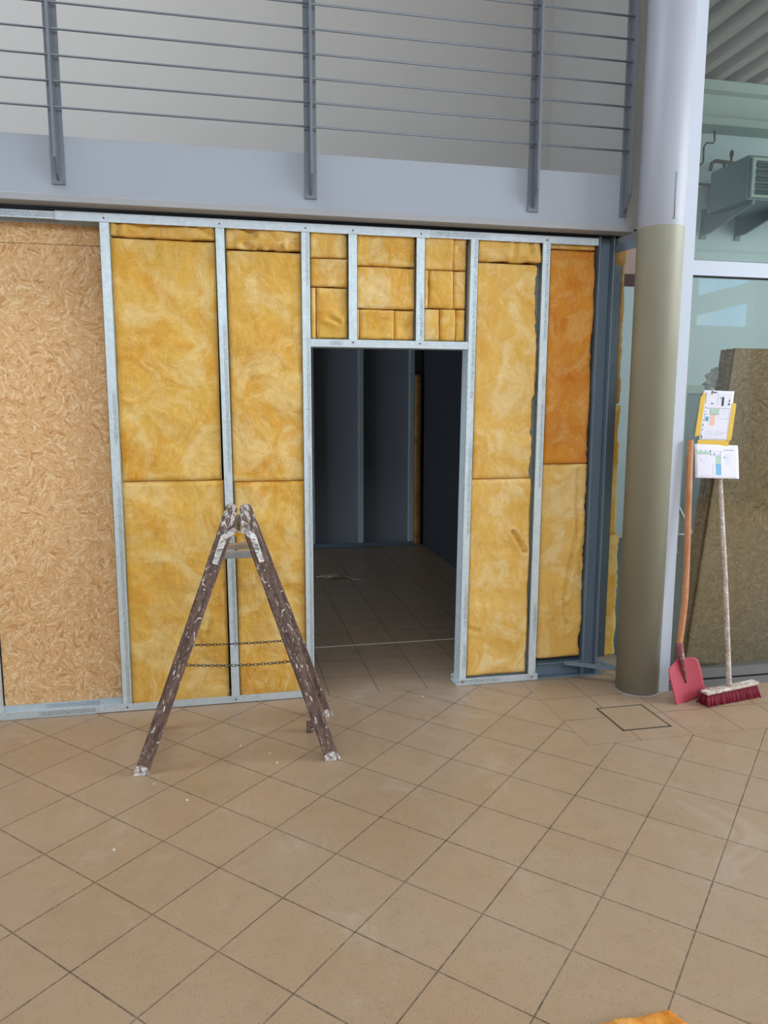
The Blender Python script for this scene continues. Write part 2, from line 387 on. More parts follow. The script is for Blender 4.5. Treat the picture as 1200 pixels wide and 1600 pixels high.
# ------------------------------------------------------------------ room shell
sbox('floor', (-5, 9.2, -8.2, 4.7, -.12, 0), M['floor'])
sbox('floor', (2.50, 8.99, -.24, 4.38, 0, .004), paint('side_room_floor', sc(78, 92, 96), .4, 0, .05, 3))
# hall behind and around the camera
bm = bmesh.new()
bx(bm, -5.0, -4.7, -8.0, .12, 0, 6.0)
struct('wall_left', bm, M['left_wall'])
bm = bmesh.new()   # window front : piers, head, and the small windows right
bx(bm, -5.0, -4.65, -8.2, -8.0, 0, 6)
bx(bm, -4.65, 5.9, -8.2, -8.0, 5.1, 6); bx(bm, -4.65, 5.9, -8.2, -8.0, 0, 3.6)
bx(bm, 5.9, 7.30, -8.2, -8.0, 0, 6)
bx(bm, 7.30, 8.80, -8.2, -8.0, 0, 2.98); bx(bm, 7.30, 8.80, -8.2, -8.0, 3.78, 6)
bx(bm, 8.80, 9.3, -8.2, -8.0, 0, 6)
struct('wall_back', bm, M['hall_wall'])
bm = bmesh.new()   # sloping brace and bar in the high window
prism(bm, [(7.30, 3.06), (7.72, 3.14), (8.80, 3.40), (8.80, 3.74), (7.72, 3.46), (7.30, 3.34)], (0, .12, 0), (0, -8.1, 0), (1, 0, 0), (0, 0, 1))
bx(bm, 7.62, 7.72, -8.1, -8.0, 2.98, 3.78)
struct('window_1', bm, M['hall_wall'])
bm = bmesh.new()
bx(bm, 9.0, 9.2, -8.2, -7.6, 0, 6); bx(bm, 9.0, 9.2, -7.6, -1.6, 0, 1.2); bx(bm, 9.0, 9.2, -7.6, -1.6, 5.4, 6); bx(bm, 9.0, 9.2, -1.6, 4.5, 0, 6)
struct('wall_right', bm, M['hall_wall'])
bm = bmesh.new()
bx(bm, -5, 9.2, -8.2, -6.2, 6.0, 6.15); bx(bm, -5, 9.2, -.35, 4.6, 6.0, 6.15); bx(bm, -5, -4.6, -6.2, -.35, 6.0, 6.15); bx(bm, .2, 9.2, -6.2, -.35, 6.0, 6.15); bx(bm, -4.6, .2, -6.2, -1.95, 6.0, 6.15)
struct('ceiling', bm, M['hall_ceiling'])
# balcony
sbox('wall_balcony', (-4.7, 2.44, 1.35, 1.5, 2.9, 6.0), M['plaster'])
sbox('wall_balcony_side', (2.36, 2.44, -.10, 1.5, 2.6, 6.0), M['plaster'])
sbox('ceiling_dark_room', (-4.7, 2.44, .0, 4.5, 2.66, 2.85), M['shade_board'])
# dark room behind the partition
sbox('wall_dark_room_back', (-4.7, 2.36, 4.52, 4.6, 0, 2.66), M['drywall'])
sbox('wall_dark_room_right', (2.24, 2.36, .32, 4.52, 0, 2.9), M['shade_board'])
bm = bmesh.new()    # boarding on the back of the partition
bx(bm, -4.7, -1.215, .104, .116, .0, 2.60); bx(bm, -.56, .443, .104, .116, .0, 2.60)
bx(bm, .443, 1.33, .104, .116, 1.96, 2.60); bx(bm, 1.345, 2.09, .104, .116, .0, 2.60)
struct('wall_partition', bm, M['shade_board'])
# side room behind the glass
sbox('wall_side_room_back', (2.36, 9.0, 4.4, 4.6, 0, 6), M['room_wall'])
bm = bmesh.new()
prof = []; x = 2.46
while x < 8.9:
    prof += [(x, 5.34), (x + .11, 5.34), (x + .14, 5.44), (x + .25, 5.44)]; x += .28
for k in range(len(prof) - 1):      # corrugated roof deck, ribs along y
    (xa, za), (xb, zb) = prof[k], prof[k + 1]
    bm.faces.new([bm.verts.new(q) for q in ((xa, -.25, za), (xb, -.25, zb), (xb, 4.4, zb), (xa, 4.4, za))])
bmesh.ops.remove_doubles(bm, verts=bm.verts, dist=1e-4)
bx(bm, 2.46, 8.99, -.25, 4.4, 5.46, 5.55)
struct('ceiling_side_room', bm, M['deck'])
bm = bmesh.new(); bx(bm, 2.45, 9, 4.10, 4.4, 5.22, 5.33); bx(bm, 2.45, 9, 4.22, 4.4, 4.94, 5.22); bx(bm, 2.45, 9, 4.12, 4.4, 4.86, 4.94)
struct('trim_1', bm, M['beam_green'])
bm = bmesh.new(); bx(bm, 2.45, 9, 4.34, 4.4, 3.40, 3.50)
struct('trim_2', bm, M['room_wall'])
# door in the side room's back wall
d1 = sbox('door_1', (5.58, 6.5, 4.36, 4.41, 0, 1.80), M['heater'])
bm = bmesh.new(); bx(bm, 5.46, 5.58, 4.33, 4.42, 0, 1.80); bx(bm, 5.46, 6.6, 4.33, 4.42, 1.80, 1.90); bx(bm, 6.5, 6.6, 4.33, 4.42, 0, 1.80)
obj('door_frame', bm, M['beam_green'], d1)

# ------------------------------------------------------------------ balcony fascia and railing
f = thing('balcony_fascia', 'long grey painted steel fascia along the balcony edge', 'fascia', (0, -.09, 2.61))
bm = bmesh.new(); bx(bm, -4.6, 2.20, -.092, -.08, 2.64, 2.905); obj('plate', bm, M['fascia'], f)
bm = bmesh.new(); bx(bm, -4.6, 2.245, -.10, .0, 2.607, 2.641); obj('lower_lip', bm, M['fascia_lip'], f, bevel=.002)
bm = bmesh.new(); prism(bm, [(2.165, 2.72), (2.195, 2.655), (2.20, 2.63), (2.50, 2.63), (2.50, 6.0), (2.195, 6.0), (2.195, 2.72)], (0, .02, 0), (0, -.080, 0), (1, 0, 0), (0, 0, 1))
struct('trim_3', bm, M['end_panel'])
rail = thing('balcony_railing', 'grey steel balcony railing with thin horizontal rods and four flat posts', 'railing', (0, -.12, 2.68))
for px in (-.755, .443, 1.642, 2.175):
    bm = bmesh.new()
    w = .031 if px < 2.1 else .022
    bx(bm, px - w, px + w, -.101, -.093, 2.685, 5.2)                                  # flat flange on the fascia
    prism(bm, [(-.100, 2.70), (-.130, 2.725), (-.165, 2.79), (-.165, 3.74), (-.155, 3.78), (-.155, 5.2), (-.100, 5.2)], (.012, 0, 0), (px - .006, 0, 0), (0, 1, 0), (0, 0, 1))
    obj('post', bm, M['rail_grey'], rail, bevel=.001)
for k in range(14):
    z = 3.018 + k * .1125
    bm = bmesh.new(); tube(bm, [(-4.6, -.133, z), (2.19, -.133, z)], .0055, 8)
    obj('rod', bm, M['rail_grey'], rail)

# ------------------------------------------------------------------ metal stud partition
def c_stud(bm, x0, x1, y0, y1, z0, z1, web='R', t=.0015, lip=.008, slots=True):
    bx(bm, x0, x1, y0, y0 + t, z0, z1)                    # front flange
    bx(bm, x0, x1, y1 - t, y1, z0, z1)
    if web == 'R': bx(bm, x1 - t, x1, y0, y1, z0, z1); bx(bm, x0, x0 + t, y0, y0 + lip, z0, z1)
    else: bx(bm, x0, x0 + t, y0, y1, z0, z1); bx(bm, x1 - t, x1, y0, y0 + lip, z0, z1)
    if slots:                                              # pressed ribs along the flange
        xc = (x0 + x1) / 2; z = z0 + .12
        while z < z1 - .12:
            bx(bm, xc - .0075, xc - .0045, y0 - .0012, y0, z, z + .055); z += .155
def stud(x0, x1, z0, z1, label, web='R', tilt=0.0, name='metal_stud', group='galvanised studs of the partition', screws=((1, 1)), y=(0, .1)):
    xc = (x0 + x1) / 2
    s = thing(name, label, 'stud', (xc, 0, z0), group)
    bm = bmesh.new(); c_stud(bm, x0 - xc, x1 - xc, y[0], y[1], 0, z1 - z0, web)
    pr = bpy.data.meshes.new('profile'); bmesh.ops.recalc_face_normals(bm, faces=bm.faces); bm.to_mesh(pr); bm.free(); pr.materials.append(M['stud'])
    p = bpy.data.objects.new('profile', pr); C.objects.link(p); p.parent = s
    for k, zz in zip(screws, (.02, z1 - z0 - .02)):
        if k:
            b2 = bmesh.new(); bmesh.ops.create_cone(b2, cap_ends=True, segments=10, radius1=.0042, radius2=.0042, depth=.004, matrix=Matrix.Translation((0, -.0045, zz)) @ Matrix.Rotation(PI / 2, 4, 'X'))
            me = bpy.data.meshes.new('screw'); b2.to_mesh(me); b2.free(); me.materials.append(M['screw'])
            q = bpy.data.objects.new('screw', me); C.objects.link(q); q.parent = s
    s.rotation_euler = (0, tilt, 0)
    return s
TZ = 2.588
stud(-1.27, -1.222, .004, TZ - .004, 'galvanised stud at the far left edge, left of the chipboard panel', 'R', screws=(0, 1))
stud(-.598, -.550, .004, TZ - .004, 'galvanised stud between the chipboard panel and the widest wool bay', 'R')
stud(-.020, .027, .004, TZ - .004, 'galvanised stud rising straight behind the peak of the wooden ladder', 'L', -.007)
stud(.400, .446, .004, TZ - .004, 'galvanised stud forming the left jamb of the dark doorway', 'L', screws=(0, 1))
stud(.650, .698, 1.965, TZ - .004, 'short galvanised stud over the doorway, the left of two', 'R')
stud(1.022, 1.070, 1.965, TZ - .004, 'short galvanised stud over the doorway, the right of two', 'R')
stud(1.302, 1.347, .004, TZ - .004, 'galvanised stud forming the right jamb of the dark doorway', 'L', .0105, screws=(1, 0))
stud(1.739, 1.787, .004, TZ - .004, 'galvanised stud left of the deep orange wool batt', 'R', .004)

def track(x0, x1, z, up, label, zoff=0, h=.043, yoff=0):
    xm = (x0 + x1) / 2; zc = z + h / 2 if up else z - h / 2
    o = thing('metal_track', label, 'track', (xm, 0, zc), 'galvanised tracks of the partition')
    bm = bmesh.new(); t = .0015; L = (x1 - x0) / 2
    bx(bm, -L, L, -.002 - yoff, -.0005 - yoff, -h / 2, h / 2); bx(bm, -L, L, .101, .1025, -h / 2, h / 2)
    zw = -h / 2 if up else h / 2 - t
    bx(bm, -L, L, -.0005 - yoff, .101, zw, zw + t)
    bmesh.ops.recalc_face_normals(bm, faces=bm.faces)
    me = bpy.data.meshes.new('channel'); bm.to_mesh(me); bm.free(); me.materials.append(M['track'])
    c = bpy.data.objects.new('channel', me); C.objects.link(c); c.parent = o
    return o
track(-4.6, -.802, TZ - .004, False, 'galvanised ceiling track above the chipboard panel, printed with dark marks', h=.036, yoff=.001)
track(-.80, 1.098, TZ, False, 'galvanised ceiling track from the widest wool bay to above the doorway', yoff=.003)
track(1.10, 2.085, TZ, False, 'galvanised ceiling track above the right-hand wool bays', h=.040)
track(-4.6, -.737, 0.002, True, 'galvanised floor track under the chipboard panel', h=.040)
track(-.735, .446, 0.004, True, 'galvanised floor track running behind the wooden ladder', yoff=.0015, h=.040)
track(1.285, 1.80, 0.002, True, 'galvanised floor track right of the doorway', h=.040)
t = track(.444, 1.322, 1.960, True, 'galvanised door header track across the doorway top', h=.040)

# chipboard panel behind the first bay, in two sheets
o = box_obj('chipboard', (-1.215, -.56, .104, .119, .016, 2.447), M['osb'], loc=(-.9, .11, .016))
tag(o, 'large light chipboard panel of pressed wood strands in the left bay', 'board', 'chipboard sheets of the left bay')
o = box_obj('chipboard', (-1.215, -.56, .104, .119, 2.450, 2.60), M['osb'], loc=(-.9, .11, 2.45))
tag(o, 'narrow chipboard strip above the big chipboard panel', 'board', 'chipboard sheets of the left bay')
for (bx0, bx1) in ((-1.86, -1.285),):
    tag(box_obj('chipboard', (bx0, bx1, .085, .1, .016, 2.54), M['osb'], loc=(bx0, .1, .016)), 'chipboard panel beyond the leftmost stud, cut by the picture edge', 'board', 'chipboard sheets of the left bay')

# ------------------------------------------------------------------ mineral wool batts
def batt(x0, x1, z0, z1, mat, label, y0=.010, y1=.095, amp=.010, rag=(0.0, 0.0, 0.0, 0.0), seed=0, step=.014, folds=()):
    """a wool slab: front face bulges softly, edges pull in; rag = raggedness of left,right,bottom,top edge"""
    nx = max(4, int((x1 - x0) / step)); nz = max(4, int((z1 - z0) / step)); bm = bmesh.new(); g = {}
    sd = Vector((seed * 3.7, 11.1 * seed, 5.3))
    for side in (0, 1):
        for i in range(nx + 1):
            for k in range(nz + 1):
                u, w = i / nx, k / nz; x = x0 + (x1 - x0) * u; z = z0 + (z1 - z0) * w
                eL = rag[0] * (.5 + .5 * noise.noise(Vector((0, z * 9, 3)) + sd) + .35 * noise.noise(Vector((5, z * 40, 3)) + sd))
                eR = rag[1] * (.5 + .7 * noise.noise(Vector((7, z * 7, 3)) + sd) + .4 * noise.noise(Vector((9, z * 45, 3)) + sd))
                eB = rag[2] * (.5 + .5 * noise.noise(Vector((x * 12, 2, 1)) + sd) + .3 * noise.noise(Vector((x * 45, 2, 1)) + sd))
                eT = rag[3] * (.5 + .5 * noise.noise(Vector((x * 12, 8, 1)) + sd) + .3 * noise.noise(Vector((x * 45, 2, 6)) + sd))
                x += max(0, eL) * (1 - u) ** 3 - max(0, eR) * u ** 3; z += max(0, eB) * (1 - w) ** 12 - max(0, eT) * w ** 12
                if side == 0:
                    de = min((x - x0), (x1 - x), (z - z0), (z1 - z)); ed = max(0, 1 - de / .014)
                    y = y0 + .010 * ed ** 2 + amp * (.5 - .9 * noise.fractal(Vector((x * 5, 0, z * 5)) + sd, 1.0, 2.0, 3)) + .0035 * noise.noise(Vector((x * 38, 3, z * 38)) + sd)
                    for (fa, fb, fc, fd, dep) in folds:       # crease from (fa,fb) to (fc,fd)
                        ax, az = x - fa, z - fb; bx_, bz_ = fc - fa, fd - fb; L2 = bx_ * bx_ + bz_ * bz_
                        tt = max(0, min(1, (ax * bx_ + az * bz_) / L2)); px, pz = ax - tt * bx_, az - tt * bz_; dep2 = dep * 1.7
                        wob = .012 * noise.noise(Vector((x * 14, 1, z * 14)) + sd)
                        dd = math.hypot(px, pz + wob); y += dep2 * math.exp(-(dd / .009) ** 2) - dep2 * .45 * math.exp(-((dd - .022) / .02) ** 2)
                    y = max(y, .003)
                else: y = y1
                g[side, i, k] = bm.verts.new((x, y, z))
    for i in range(nx):
        for k in range(nz):
            for s_ in (0, 1): bm.faces.new((g[s_, i, k], g[s_, i + 1, k], g[s_, i + 1, k + 1], g[s_, i, k + 1]))
    for i in range(nx):
        bm.faces.new((g[0, i, 0], g[0, i + 1, 0], g[1, i + 1, 0], g[1, i, 0])); bm.faces.new((g[0, i, nz], g[0, i + 1, nz], g[1, i + 1, nz], g[1, i, nz]))
    for k in range(nz):
        bm.faces.new((g[0, 0, k], g[0, 0, k + 1], g[1, 0, k + 1], g[1, 0, k])); bm.faces.new((g[0, nx, k], g[0, nx, k + 1], g[1, nx, k + 1], g[1, nx, k]))
    o = obj('wool_batt', bm, mat, loc=((x0 + x1) / 2, y1, z0), smooth=True)
    return tag(o, label, 'insulation', 'mineral wool batts in the partition')
Wl, Wp, Wo = M['wool'], M['wool_pale'], M['wool_orange']
TT = TZ - .005
# widest bay
batt(-.549, -.031, .008, 1.249, Wl, 'lower yellow wool batt of the widest bay, left behind the ladder', seed=1, folds=[(-.12, .48, -.15, .40, .006)])
batt(-.549, -.039, 1.252, 2.476, Wl, 'tall upper yellow wool batt in the widest bay beside the chipboard', seed=2)
batt(-.549, -.040, 2.480, TT, Wp, 'thin wool strip on top of the widest bay', seed=3, amp=.012, rag=(0, 0, .01, 0), folds=[(-.53, 2.55, -.15, 2.55, .012), (-.16, 2.56, -.06, 2.515, .014), (-.52, 2.49, -.51, 2.55, .01)])
# ladder right bay
batt(.022, .401, .008, 1.238, Wl, 'lower yellow wool batt between ladder peak stud and doorway', seed=4, folds=[(.12, .9, .13, .7, .004)])
batt(.014, .401, 1.241, 2.44, Wl, 'tall upper yellow wool batt just left of the doorway', seed=5)
batt(.009, .401, 2.444, TT, Wp, 'crumpled wool strip topping the bay left of the doorway', seed=6, amp=.016, rag=(0, 0, .016, 0), folds=[(.08, 2.57, .17, 2.525, .016), (.10, 2.47, .18, 2.45, .016), (.18, 2.45, .30, 2.47, .016), (.24, 2.575, .38, 2.55, .012)])
# above the doorway
ZH = 2.003
for (x0, x1, z0, z1, mt, lab) in (
    (.447, .649, 2.424, TT, Wp, 'top left wool piece over the doorway, first of its column'),
    (.447, .649, 2.274, 2.421, Wp, 'second wool piece from the top in the left column over the doorway'),
    (.480, .649, 2.003, 2.271, Wl, 'lowest wool piece in the left column over the doorway'),
    (.447, .478, 2.003, 2.271, Wp, 'narrow upright wool sliver in the left column over the doorway'),
    (.699, 1.021, 2.392, TT, Wl, 'top wool piece in the middle column over the doorway'),
    (.699, 1.021, 2.168, 2.388, Wp, 'pale middle wool piece in the centre column over the doorway'),
    (.715, .905, 2.003, 2.164, Wl, 'lower left wool piece in the middle column over the doorway'),
    (.907, 1.021, 2.003, 2.164, Wl, 'lower right wool piece in the middle column over the doorway'),
    (1.071, 1.236, 2.386, TT, Wp, 'top left wool piece in the right column over the doorway'),
    (1.238, 1.315, 2.386, TT, Wp, 'crumpled top right wool piece in the right column over the doorway'),
    (1.100, 1.240, 2.180, 2.383, Wl, 'middle wool piece in the right column over the doorway'),
    (1.071, 1.098, 2.180, 2.383, Wp, 'thin wool sliver at mid height in the right column over the doorway'),
    (1.242, 1.312, 2.180, 2.383, Wp, 'middle right wool piece beside the right jamb over the doorway'),
    (1.071, 1.165, 2.003, 2.177, Wp, 'bottom left wool piece in the right column over the doorway'),
    (1.167, 1.255, 2.003, 2.177, Wl, 'bottom middle wool piece in the right column over the doorway'),
    (1.257, 1.310, 2.003, 2.177, Wl, 'ragged bottom right wool piece in the right column over the doorway')):
    sd = x0 * 13 + z0 * 7
    batt(x0, x1, z0, z1, mt, lab, seed=sd, amp=.012, rag=(.002, .006 if x1 > 1.29 else .003, .004, .004), y0=.010 + .006 * random.random(), step=.010,
         folds=[(x0 + .06, z0 + .12, x1 - .05, z0 + .09, .010)] if 'lowest wool piece' in lab else ())
batt(.700, .713, 2.003, 2.164, Wp, 'very thin wool sliver left of the lower middle pieces over the doorway', seed=41, y0=.02, step=.006, amp=.004)
# right of the doorway
batt(1.350, 1.736, .045, 1.228, Wp, 'lower wool batt right of the doorway with a deep side dent', seed=7, rag=(0, .012, .004, 0), folds=[(1.62, .92, 1.70, .79, .016), (1.35, .34, 1.42, .32, .008)])
batt(1.362, 1.742, 1.231, 2.432, Wp, 'tall upper wool batt right of the doorway with a ragged right edge', seed=8, rag=(0, .034, 0, 0))
batt(1.374, 1.748, 2.438, TT, Wp, 'wool strip topping the bay right of the doorway', seed=9, amp=.014, rag=(0, .01, .014, 0), folds=[(1.38, 2.445, 1.72, 2.46, .010), (1.60, 2.57, 1.58, 2.46, .012), (1.68, 2.57, 1.69, 2.47, .010)])
batt(1.800, 2.089, .125, 1.308, Wp, 'lower pale yellow wool batt in the narrow bay beside the steel post', seed=10, rag=(0, .022, .006, 0), folds=[(2.02, 1.29, 2.03, .9, .012), (2.03, .9, 1.96, .5, .014), (1.96, .5, 1.99, .3, .010)])
batt(1.802, 2.086, 1.312, 2.520, Wo, 'deep orange wool batt beside the blue-grey steel post', seed=11, rag=(0, .022, 0, .004))
batt(1.798, 2.084, 2.524, TT - .01, Wp, 'thin pale wool strip above the deep orange batt', seed=12, rag=(0, .01, .008, .004), y0=.018)

# steel section post at the partition's end, base channel, slotted stud, side wool
p = thing('steel_post', 'blue-grey steel section post at the right end of the partition', 'post', (2.14, .05, 0))
bm = bmesh.new(); bx(bm, 2.092, 2.100, .0, .10, .008, 2.60); obj('left_flange', bm, M['steel_blue'], p)
bm = bmesh.new(); bx(bm, 2.100, 2.180, .047, .053, .008, 2.60); obj('web', bm, M['steel_blue'], p)
bm = bmesh.new(); bx(bm, 2.180, 2.188, .0, .10, .008, 2.60); obj('right_flange', bm, M['steel_blue'], p)
bm = bmesh.new(); bx(bm, 1.805, 2.24, .008, .10, 0, .008); bx(bm, 1.805, 2.09, .050, .058, .008, .09); bx(bm, 1.805, 2.0915, .01, .10, .090, .096)
o = obj('base_rail', bm, M['steel_blue'], loc=(2.0, .05, 0)); tag(o, 'blue-grey steel rail on the floor under the narrow orange bay', 'rail')
o = thing('slotted_stud', 'dark slotted stud between the steel post and the round column', 'stud', (2.225, .06, .03))
bm = bmesh.new(); c_stud(bm, 2.198, 2.262, .045, .105, .10, 2.455, 'L', slots=False)
for k in range(9):
    z = .35 + k * .25; bx(bm, 2.236, 2.239, .0438, .045, z, z + .05)
obj('profile', bm, M['slot_stud'], o)
def flat_bar(name, a, b, w, t, mat, label, parent=None):
    a, b = Vector(a), Vector(b); d = (b - a).normalized(); L = (b - a).length; s = d.cross(Vector((0, 0, 1))).normalized(); u = s.cross(d)
    mt = Matrix((d, s, u)).transposed().to_4x4(); mt.translation = a
    bm = bmesh.new(); bx(bm, 0, L, -t / 2, t / 2, -w / 2, w / 2, mat=mt)
    o = obj(name, bm, mat, loc=a)
    return tag(o, label, 'bracket', 'flat bars tying the post to the column')
flat_bar('tie_bar', (2.190, .02, 2.535), (2.232, -.168, 2.535), .040, .006, M['steel_blue'], 'grey tie bar joining steel post and column near the top')
flat_bar('tie_bar', (1.97, -.012, .100), (2.226, -.172, .100), .010, .05, M['steel_blue'], 'grey tie bar near the floor slanting to the column, the longer one')
flat_bar('tie_bar', (2.20, .03, .085), (2.262, -.155, .085), .010, .03, M['steel_blue'], 'grey tie bar near the floor slanting to the column, the shorter one')
def side_wool(x0, x1, z0, z1, label, seed, y=.16):
    o = batt(x0, x1, z0, z1, M['wool_brown'] if z0 > 1.3 else M['wool'], label, y0=y, y1=y + .12, rag=(0, .022, .004, .004), seed=seed, amp=.008)
    o['group'] = 'wool batts beside the column'; return o
side_wool(2.268, 2.362, 1.66, 2.575, 'upper brownish wool slab between slotted stud and round column', 21)
side_wool(2.272, 2.372, .85, 1.655, 'middle wool slab between slotted stud and round column', 22)
side_wool(2.280, 2.405, .06, .845, 'lowest bulging wool slab between slotted stud and round column', 23)
tag(box_obj('pink_panel', (2.45, 2.80, .70, .72, 2.53, 2.85), M['pink'], loc=(2.6, .7, 2.53)), 'dusty pink panel glimpsed high beside the round column', 'panel')
tag(box_obj('maroon_panel', (2.45, 2.80, .695, .715, 2.45, 2.528), M['maroon'], loc=(2.6, .7, 2.45)), 'dark maroon strip below the dusty pink panel', 'panel')

# ------------------------------------------------------------------ round column
cx, cy, cr = 2.318, -.25, .122
colm = thing('round_column', 'thick round steel column, grey above and olive below', 'column', (cx, cy, 0))
bm = bmesh.new(); bmesh.ops.create_cone(bm, cap_ends=True, segments=72, radius1=cr, radius2=cr, depth=6.0, matrix=Matrix.Translation((cx, cy, 3.0)))
for fc in bm.faces: fc.smooth = len(fc.verts) == 4
obj('shaft', bm, M['column'], colm)
bm = bmesh.new(); bmesh.ops.create_cone(bm, cap_ends=True, segments=48, radius1=cr + .005, radius2=cr + .001, depth=.004, matrix=Matrix.Translation((cx, cy, .002))); obj('sealant', bm, M['film'], colm)
a = math.atan2(-.36 - cy, 2.318 - cx)
bm = bmesh.new(); ex, ey = cx + math.cos(a) * (cr + .001), cy + math.sin(a) * (cr + .001)
tube(bm, [(ex, ey, 2.63), (ex, ey, 2.74), (ex, ey, 2.855)], .003, 8); tube(bm, [(ex - .012, ey, 2.625), (ex + .010, ey, 2.625)], .0035, 8)
obj('seam', bm, M['fascia'], colm)

# ------------------------------------------------------------------ glazing right of the column
gy = -.30
bm = bmesh.new(); bx(bm, 2.395, 2.432, gy - .028, gy + .05, 0, 6.0); bx(bm, 2.432, 2.480, gy - .022, gy + .05, 0, 6.0)
bx(bm, 2.480, 6.2, gy - .022, gy + .05, 2.350, 2.428); bx(bm, 2.48, 6.2, gy - .0225, gy, 2.344, 2.350, 1)
bx(bm, 2.480, 6.2, gy - .022, gy + .05, .062, .112, 2); bx(bm, 2.48, 6.2, gy - .010, gy + .05, .046, .062, 1); bx(bm, 2.48, 6.2, gy - .012, gy + .06, 0, .046, 2)
bx(bm, 3.72, 3.78, gy - .022, gy + .05, 0.112, 6.0)
bx(bm, 6.2, 9.0, gy - .022, gy + .05, 0, 6.0)
struct('window_2', bm, [M['white_frame'], M['dark'], M['sill']], bevel=0)
w = S.objects['window_2']
bm = bmesh.new(); bx(bm, 2.480, 3.72, gy, gy + .006, .112, 2.350); bx(bm, 3.78, 6.2, gy, gy + .006, .112, 2.350); obj('lower_pane', bm, M['glass'], w)
bm = bmesh.new(); bx(bm, 2.480, 3.72, gy, gy + .006, 2.428, 6.0); bx(bm, 3.78, 6.2, gy, gy + .006, 2.428, 6.0); obj('upper_pane', bm, M['glass'], w)
# stack of chipboard leaning on the inside of the glass
stack_lab = ['frontmost aged chipboard sheet of the stack behind the glass', 'second aged chipboard sheet of the stack behind the glass, only its edge showing',
             'third aged chipboard sheet of the stack behind the glass, only its edge showing', 'fourth aged chipboard sheet of the stack behind the glass, only its edge showing',
             'rearmost aged chipboard sheet of the stack behind the glass, only its edge showing']
for k in range(5):
    L = 1.97; bot = .02 + k * .0235; top = gy + .035 + k * .0235
    ang = math.atan2(bot - top, L); L = L * (1 if k in (0, 2) else .998)
    mt = Matrix.Translation((0, bot, .006)) @ Matrix.Rotation(ang, 4, 'X')
    bm = bmesh.new(); x0 = (2.812, 2.800, 2.806, 2.797, 2.803)[k]
    bx(bm, x0, 4.05, 0, .021, 0, L / math.cos(ang) * .998, mat=mt)
    o = obj('chipboard_sheet', bm, M['osb_old'], loc=(2.8, bot, 0)); tag(o, stack_lab[k], 'board', 'chipboard sheets stacked behind the glass')
bm = bmesh.new(); bmesh.ops.create_icosphere(bm, subdivisions=3, radius=1)
for v in bm.verts:
    q = v.co.copy(); r = .6 + .9 * abs(noise.noise(q * 2.2)) + .35 * noise.noise(q * 6)
    v.co = Vector((2.745 + q.x * .045 * r + .02 * q.z, -.165 + q.y * .02 * r, 1.80 + q.z * .075 * r))
tag(obj('film_scrap', bm, M['film'], loc=(2.745, -.165, 1.75)), 'crumpled grey film scrap caught on the edge of the sheet stack', 'scrap')

# heater on brackets
h = thing('wall_heater', 'grey louvred air heater on wall brackets high in the glazed room', 'heater', (6.1, 4.3, 3.9))
bm = bmesh.new(); bx(bm, 5.60, 6.9, 3.5, 4.15, 3.88, 4.34)
obj('casing', bm, M['heater'], h, bevel=.006)
bm = bmesh.new(); bx(bm, 5.64, 5.68, 3.47, 3.5, 3.90, 4.31); bx(bm, 5.68, 6.85, 3.47, 3.5, 4.28, 4.31); bx(bm, 5.68, 6.85, 3.47, 3.5, 3.90, 3.93)
obj('front_frame', bm, M['beam_green'], h)
for k in range(5):
    mt = Matrix.Translation((0, 3.475, 3.965 + k * .07)) @ Matrix.Rotation(.75, 4, 'X')
    bm = bmesh.new(); bx(bm, 5.685, 6.85, -.035, .03, -.003, .003, mat=mt); obj('louvre', bm, M['heater'], h)
for xb in (5.69, 6.16):
    bm = bmesh.new(); prism(bm, [(4.39, 3.92), (4.39, 3.70), (4.25, 3.70), (3.52, 3.84), (3.50, 3.878)], (.03, 0, 0), (xb, 0, 0), (0, 1, 0), (0, 0, 1))
    bx(bm, xb - .02, xb + .05, 4.38, 4.40, 3.65, 4.0)
    obj('bracket', bm, M['heater'], h)
g = thing('gas_pipe', 'thin dark pipe stepping down the pale wall to the heater', 'pipe', (5.6, 4.3, 4.4))
bm = bmesh.new(); tube(bm, [(5.714, 4.3, 4.86), (5.724, 4.3, 4.75), (5.70, 4.3, 4.72), (5.62, 4.3, 4.72), (5.585, 4.3, 4.67), (5.59, 4.3, 4.50), (5.56, 4.3, 4.47), (5.48, 4.3, 4.45), (5.454, 4.3, 4.40), (5.46, 4.3, 4.10), (5.2, 4.3, 4.0)], .010, 8); obj('pipe_run', bm, M['pipe'], g)
v_ = thing('valve_pipe', 'dark valve manifold pipe left of the wall heater', 'valve', (5.8, 4.2, 4.5))
bm = bmesh.new(); tube(bm, [(5.62, 4.2, 4.38), (5.635, 4.2, 4.46), (5.68, 4.2, 4.49), (6.05, 4.16, 4.46)], .022, 10); obj('manifold', bm, M['pipe'], v_)
bm = bmesh.new(); tube(bm, [(5.89, 4.2, 4.47), (5.89, 4.2, 4.55), (5.89, 4.2, 4.56), (5.89, 4.2, 4.62)], [.014, .014, .026, .018], 10); obj('valve_head', bm, M['pipe'], v_)
bm = bmesh.new(); tube(bm, [(5.80, 4.2, 4.47), (5.80, 4.2, 4.37), (5.72, 4.2, 4.37)], .016, 8); obj('drain', bm, M['pipe'], v_)
v2 = thing('valve_pipe', 'dark lower valve pipe with tap beneath the manifold', 'valve', (5.8, 4.2, 4.2))
bm = bmesh.new(); tube(bm, [(5.45, 4.2, 4.22), (5.62, 4.2, 4.22), (5.70, 4.2, 4.17), (5.95, 4.18, 4.18)], .015, 10); obj('manifold', bm, M['pipe'], v2)
bm = bmesh.new(); tube(bm, [(5.84, 4.2, 4.18), (5.84, 4.2, 4.26), (5.84, 4.2, 4.27), (5.84, 4.2, 4.32)], [.012, .012, .022, .015], 10); obj('valve_head', bm, M['pipe'], v2)
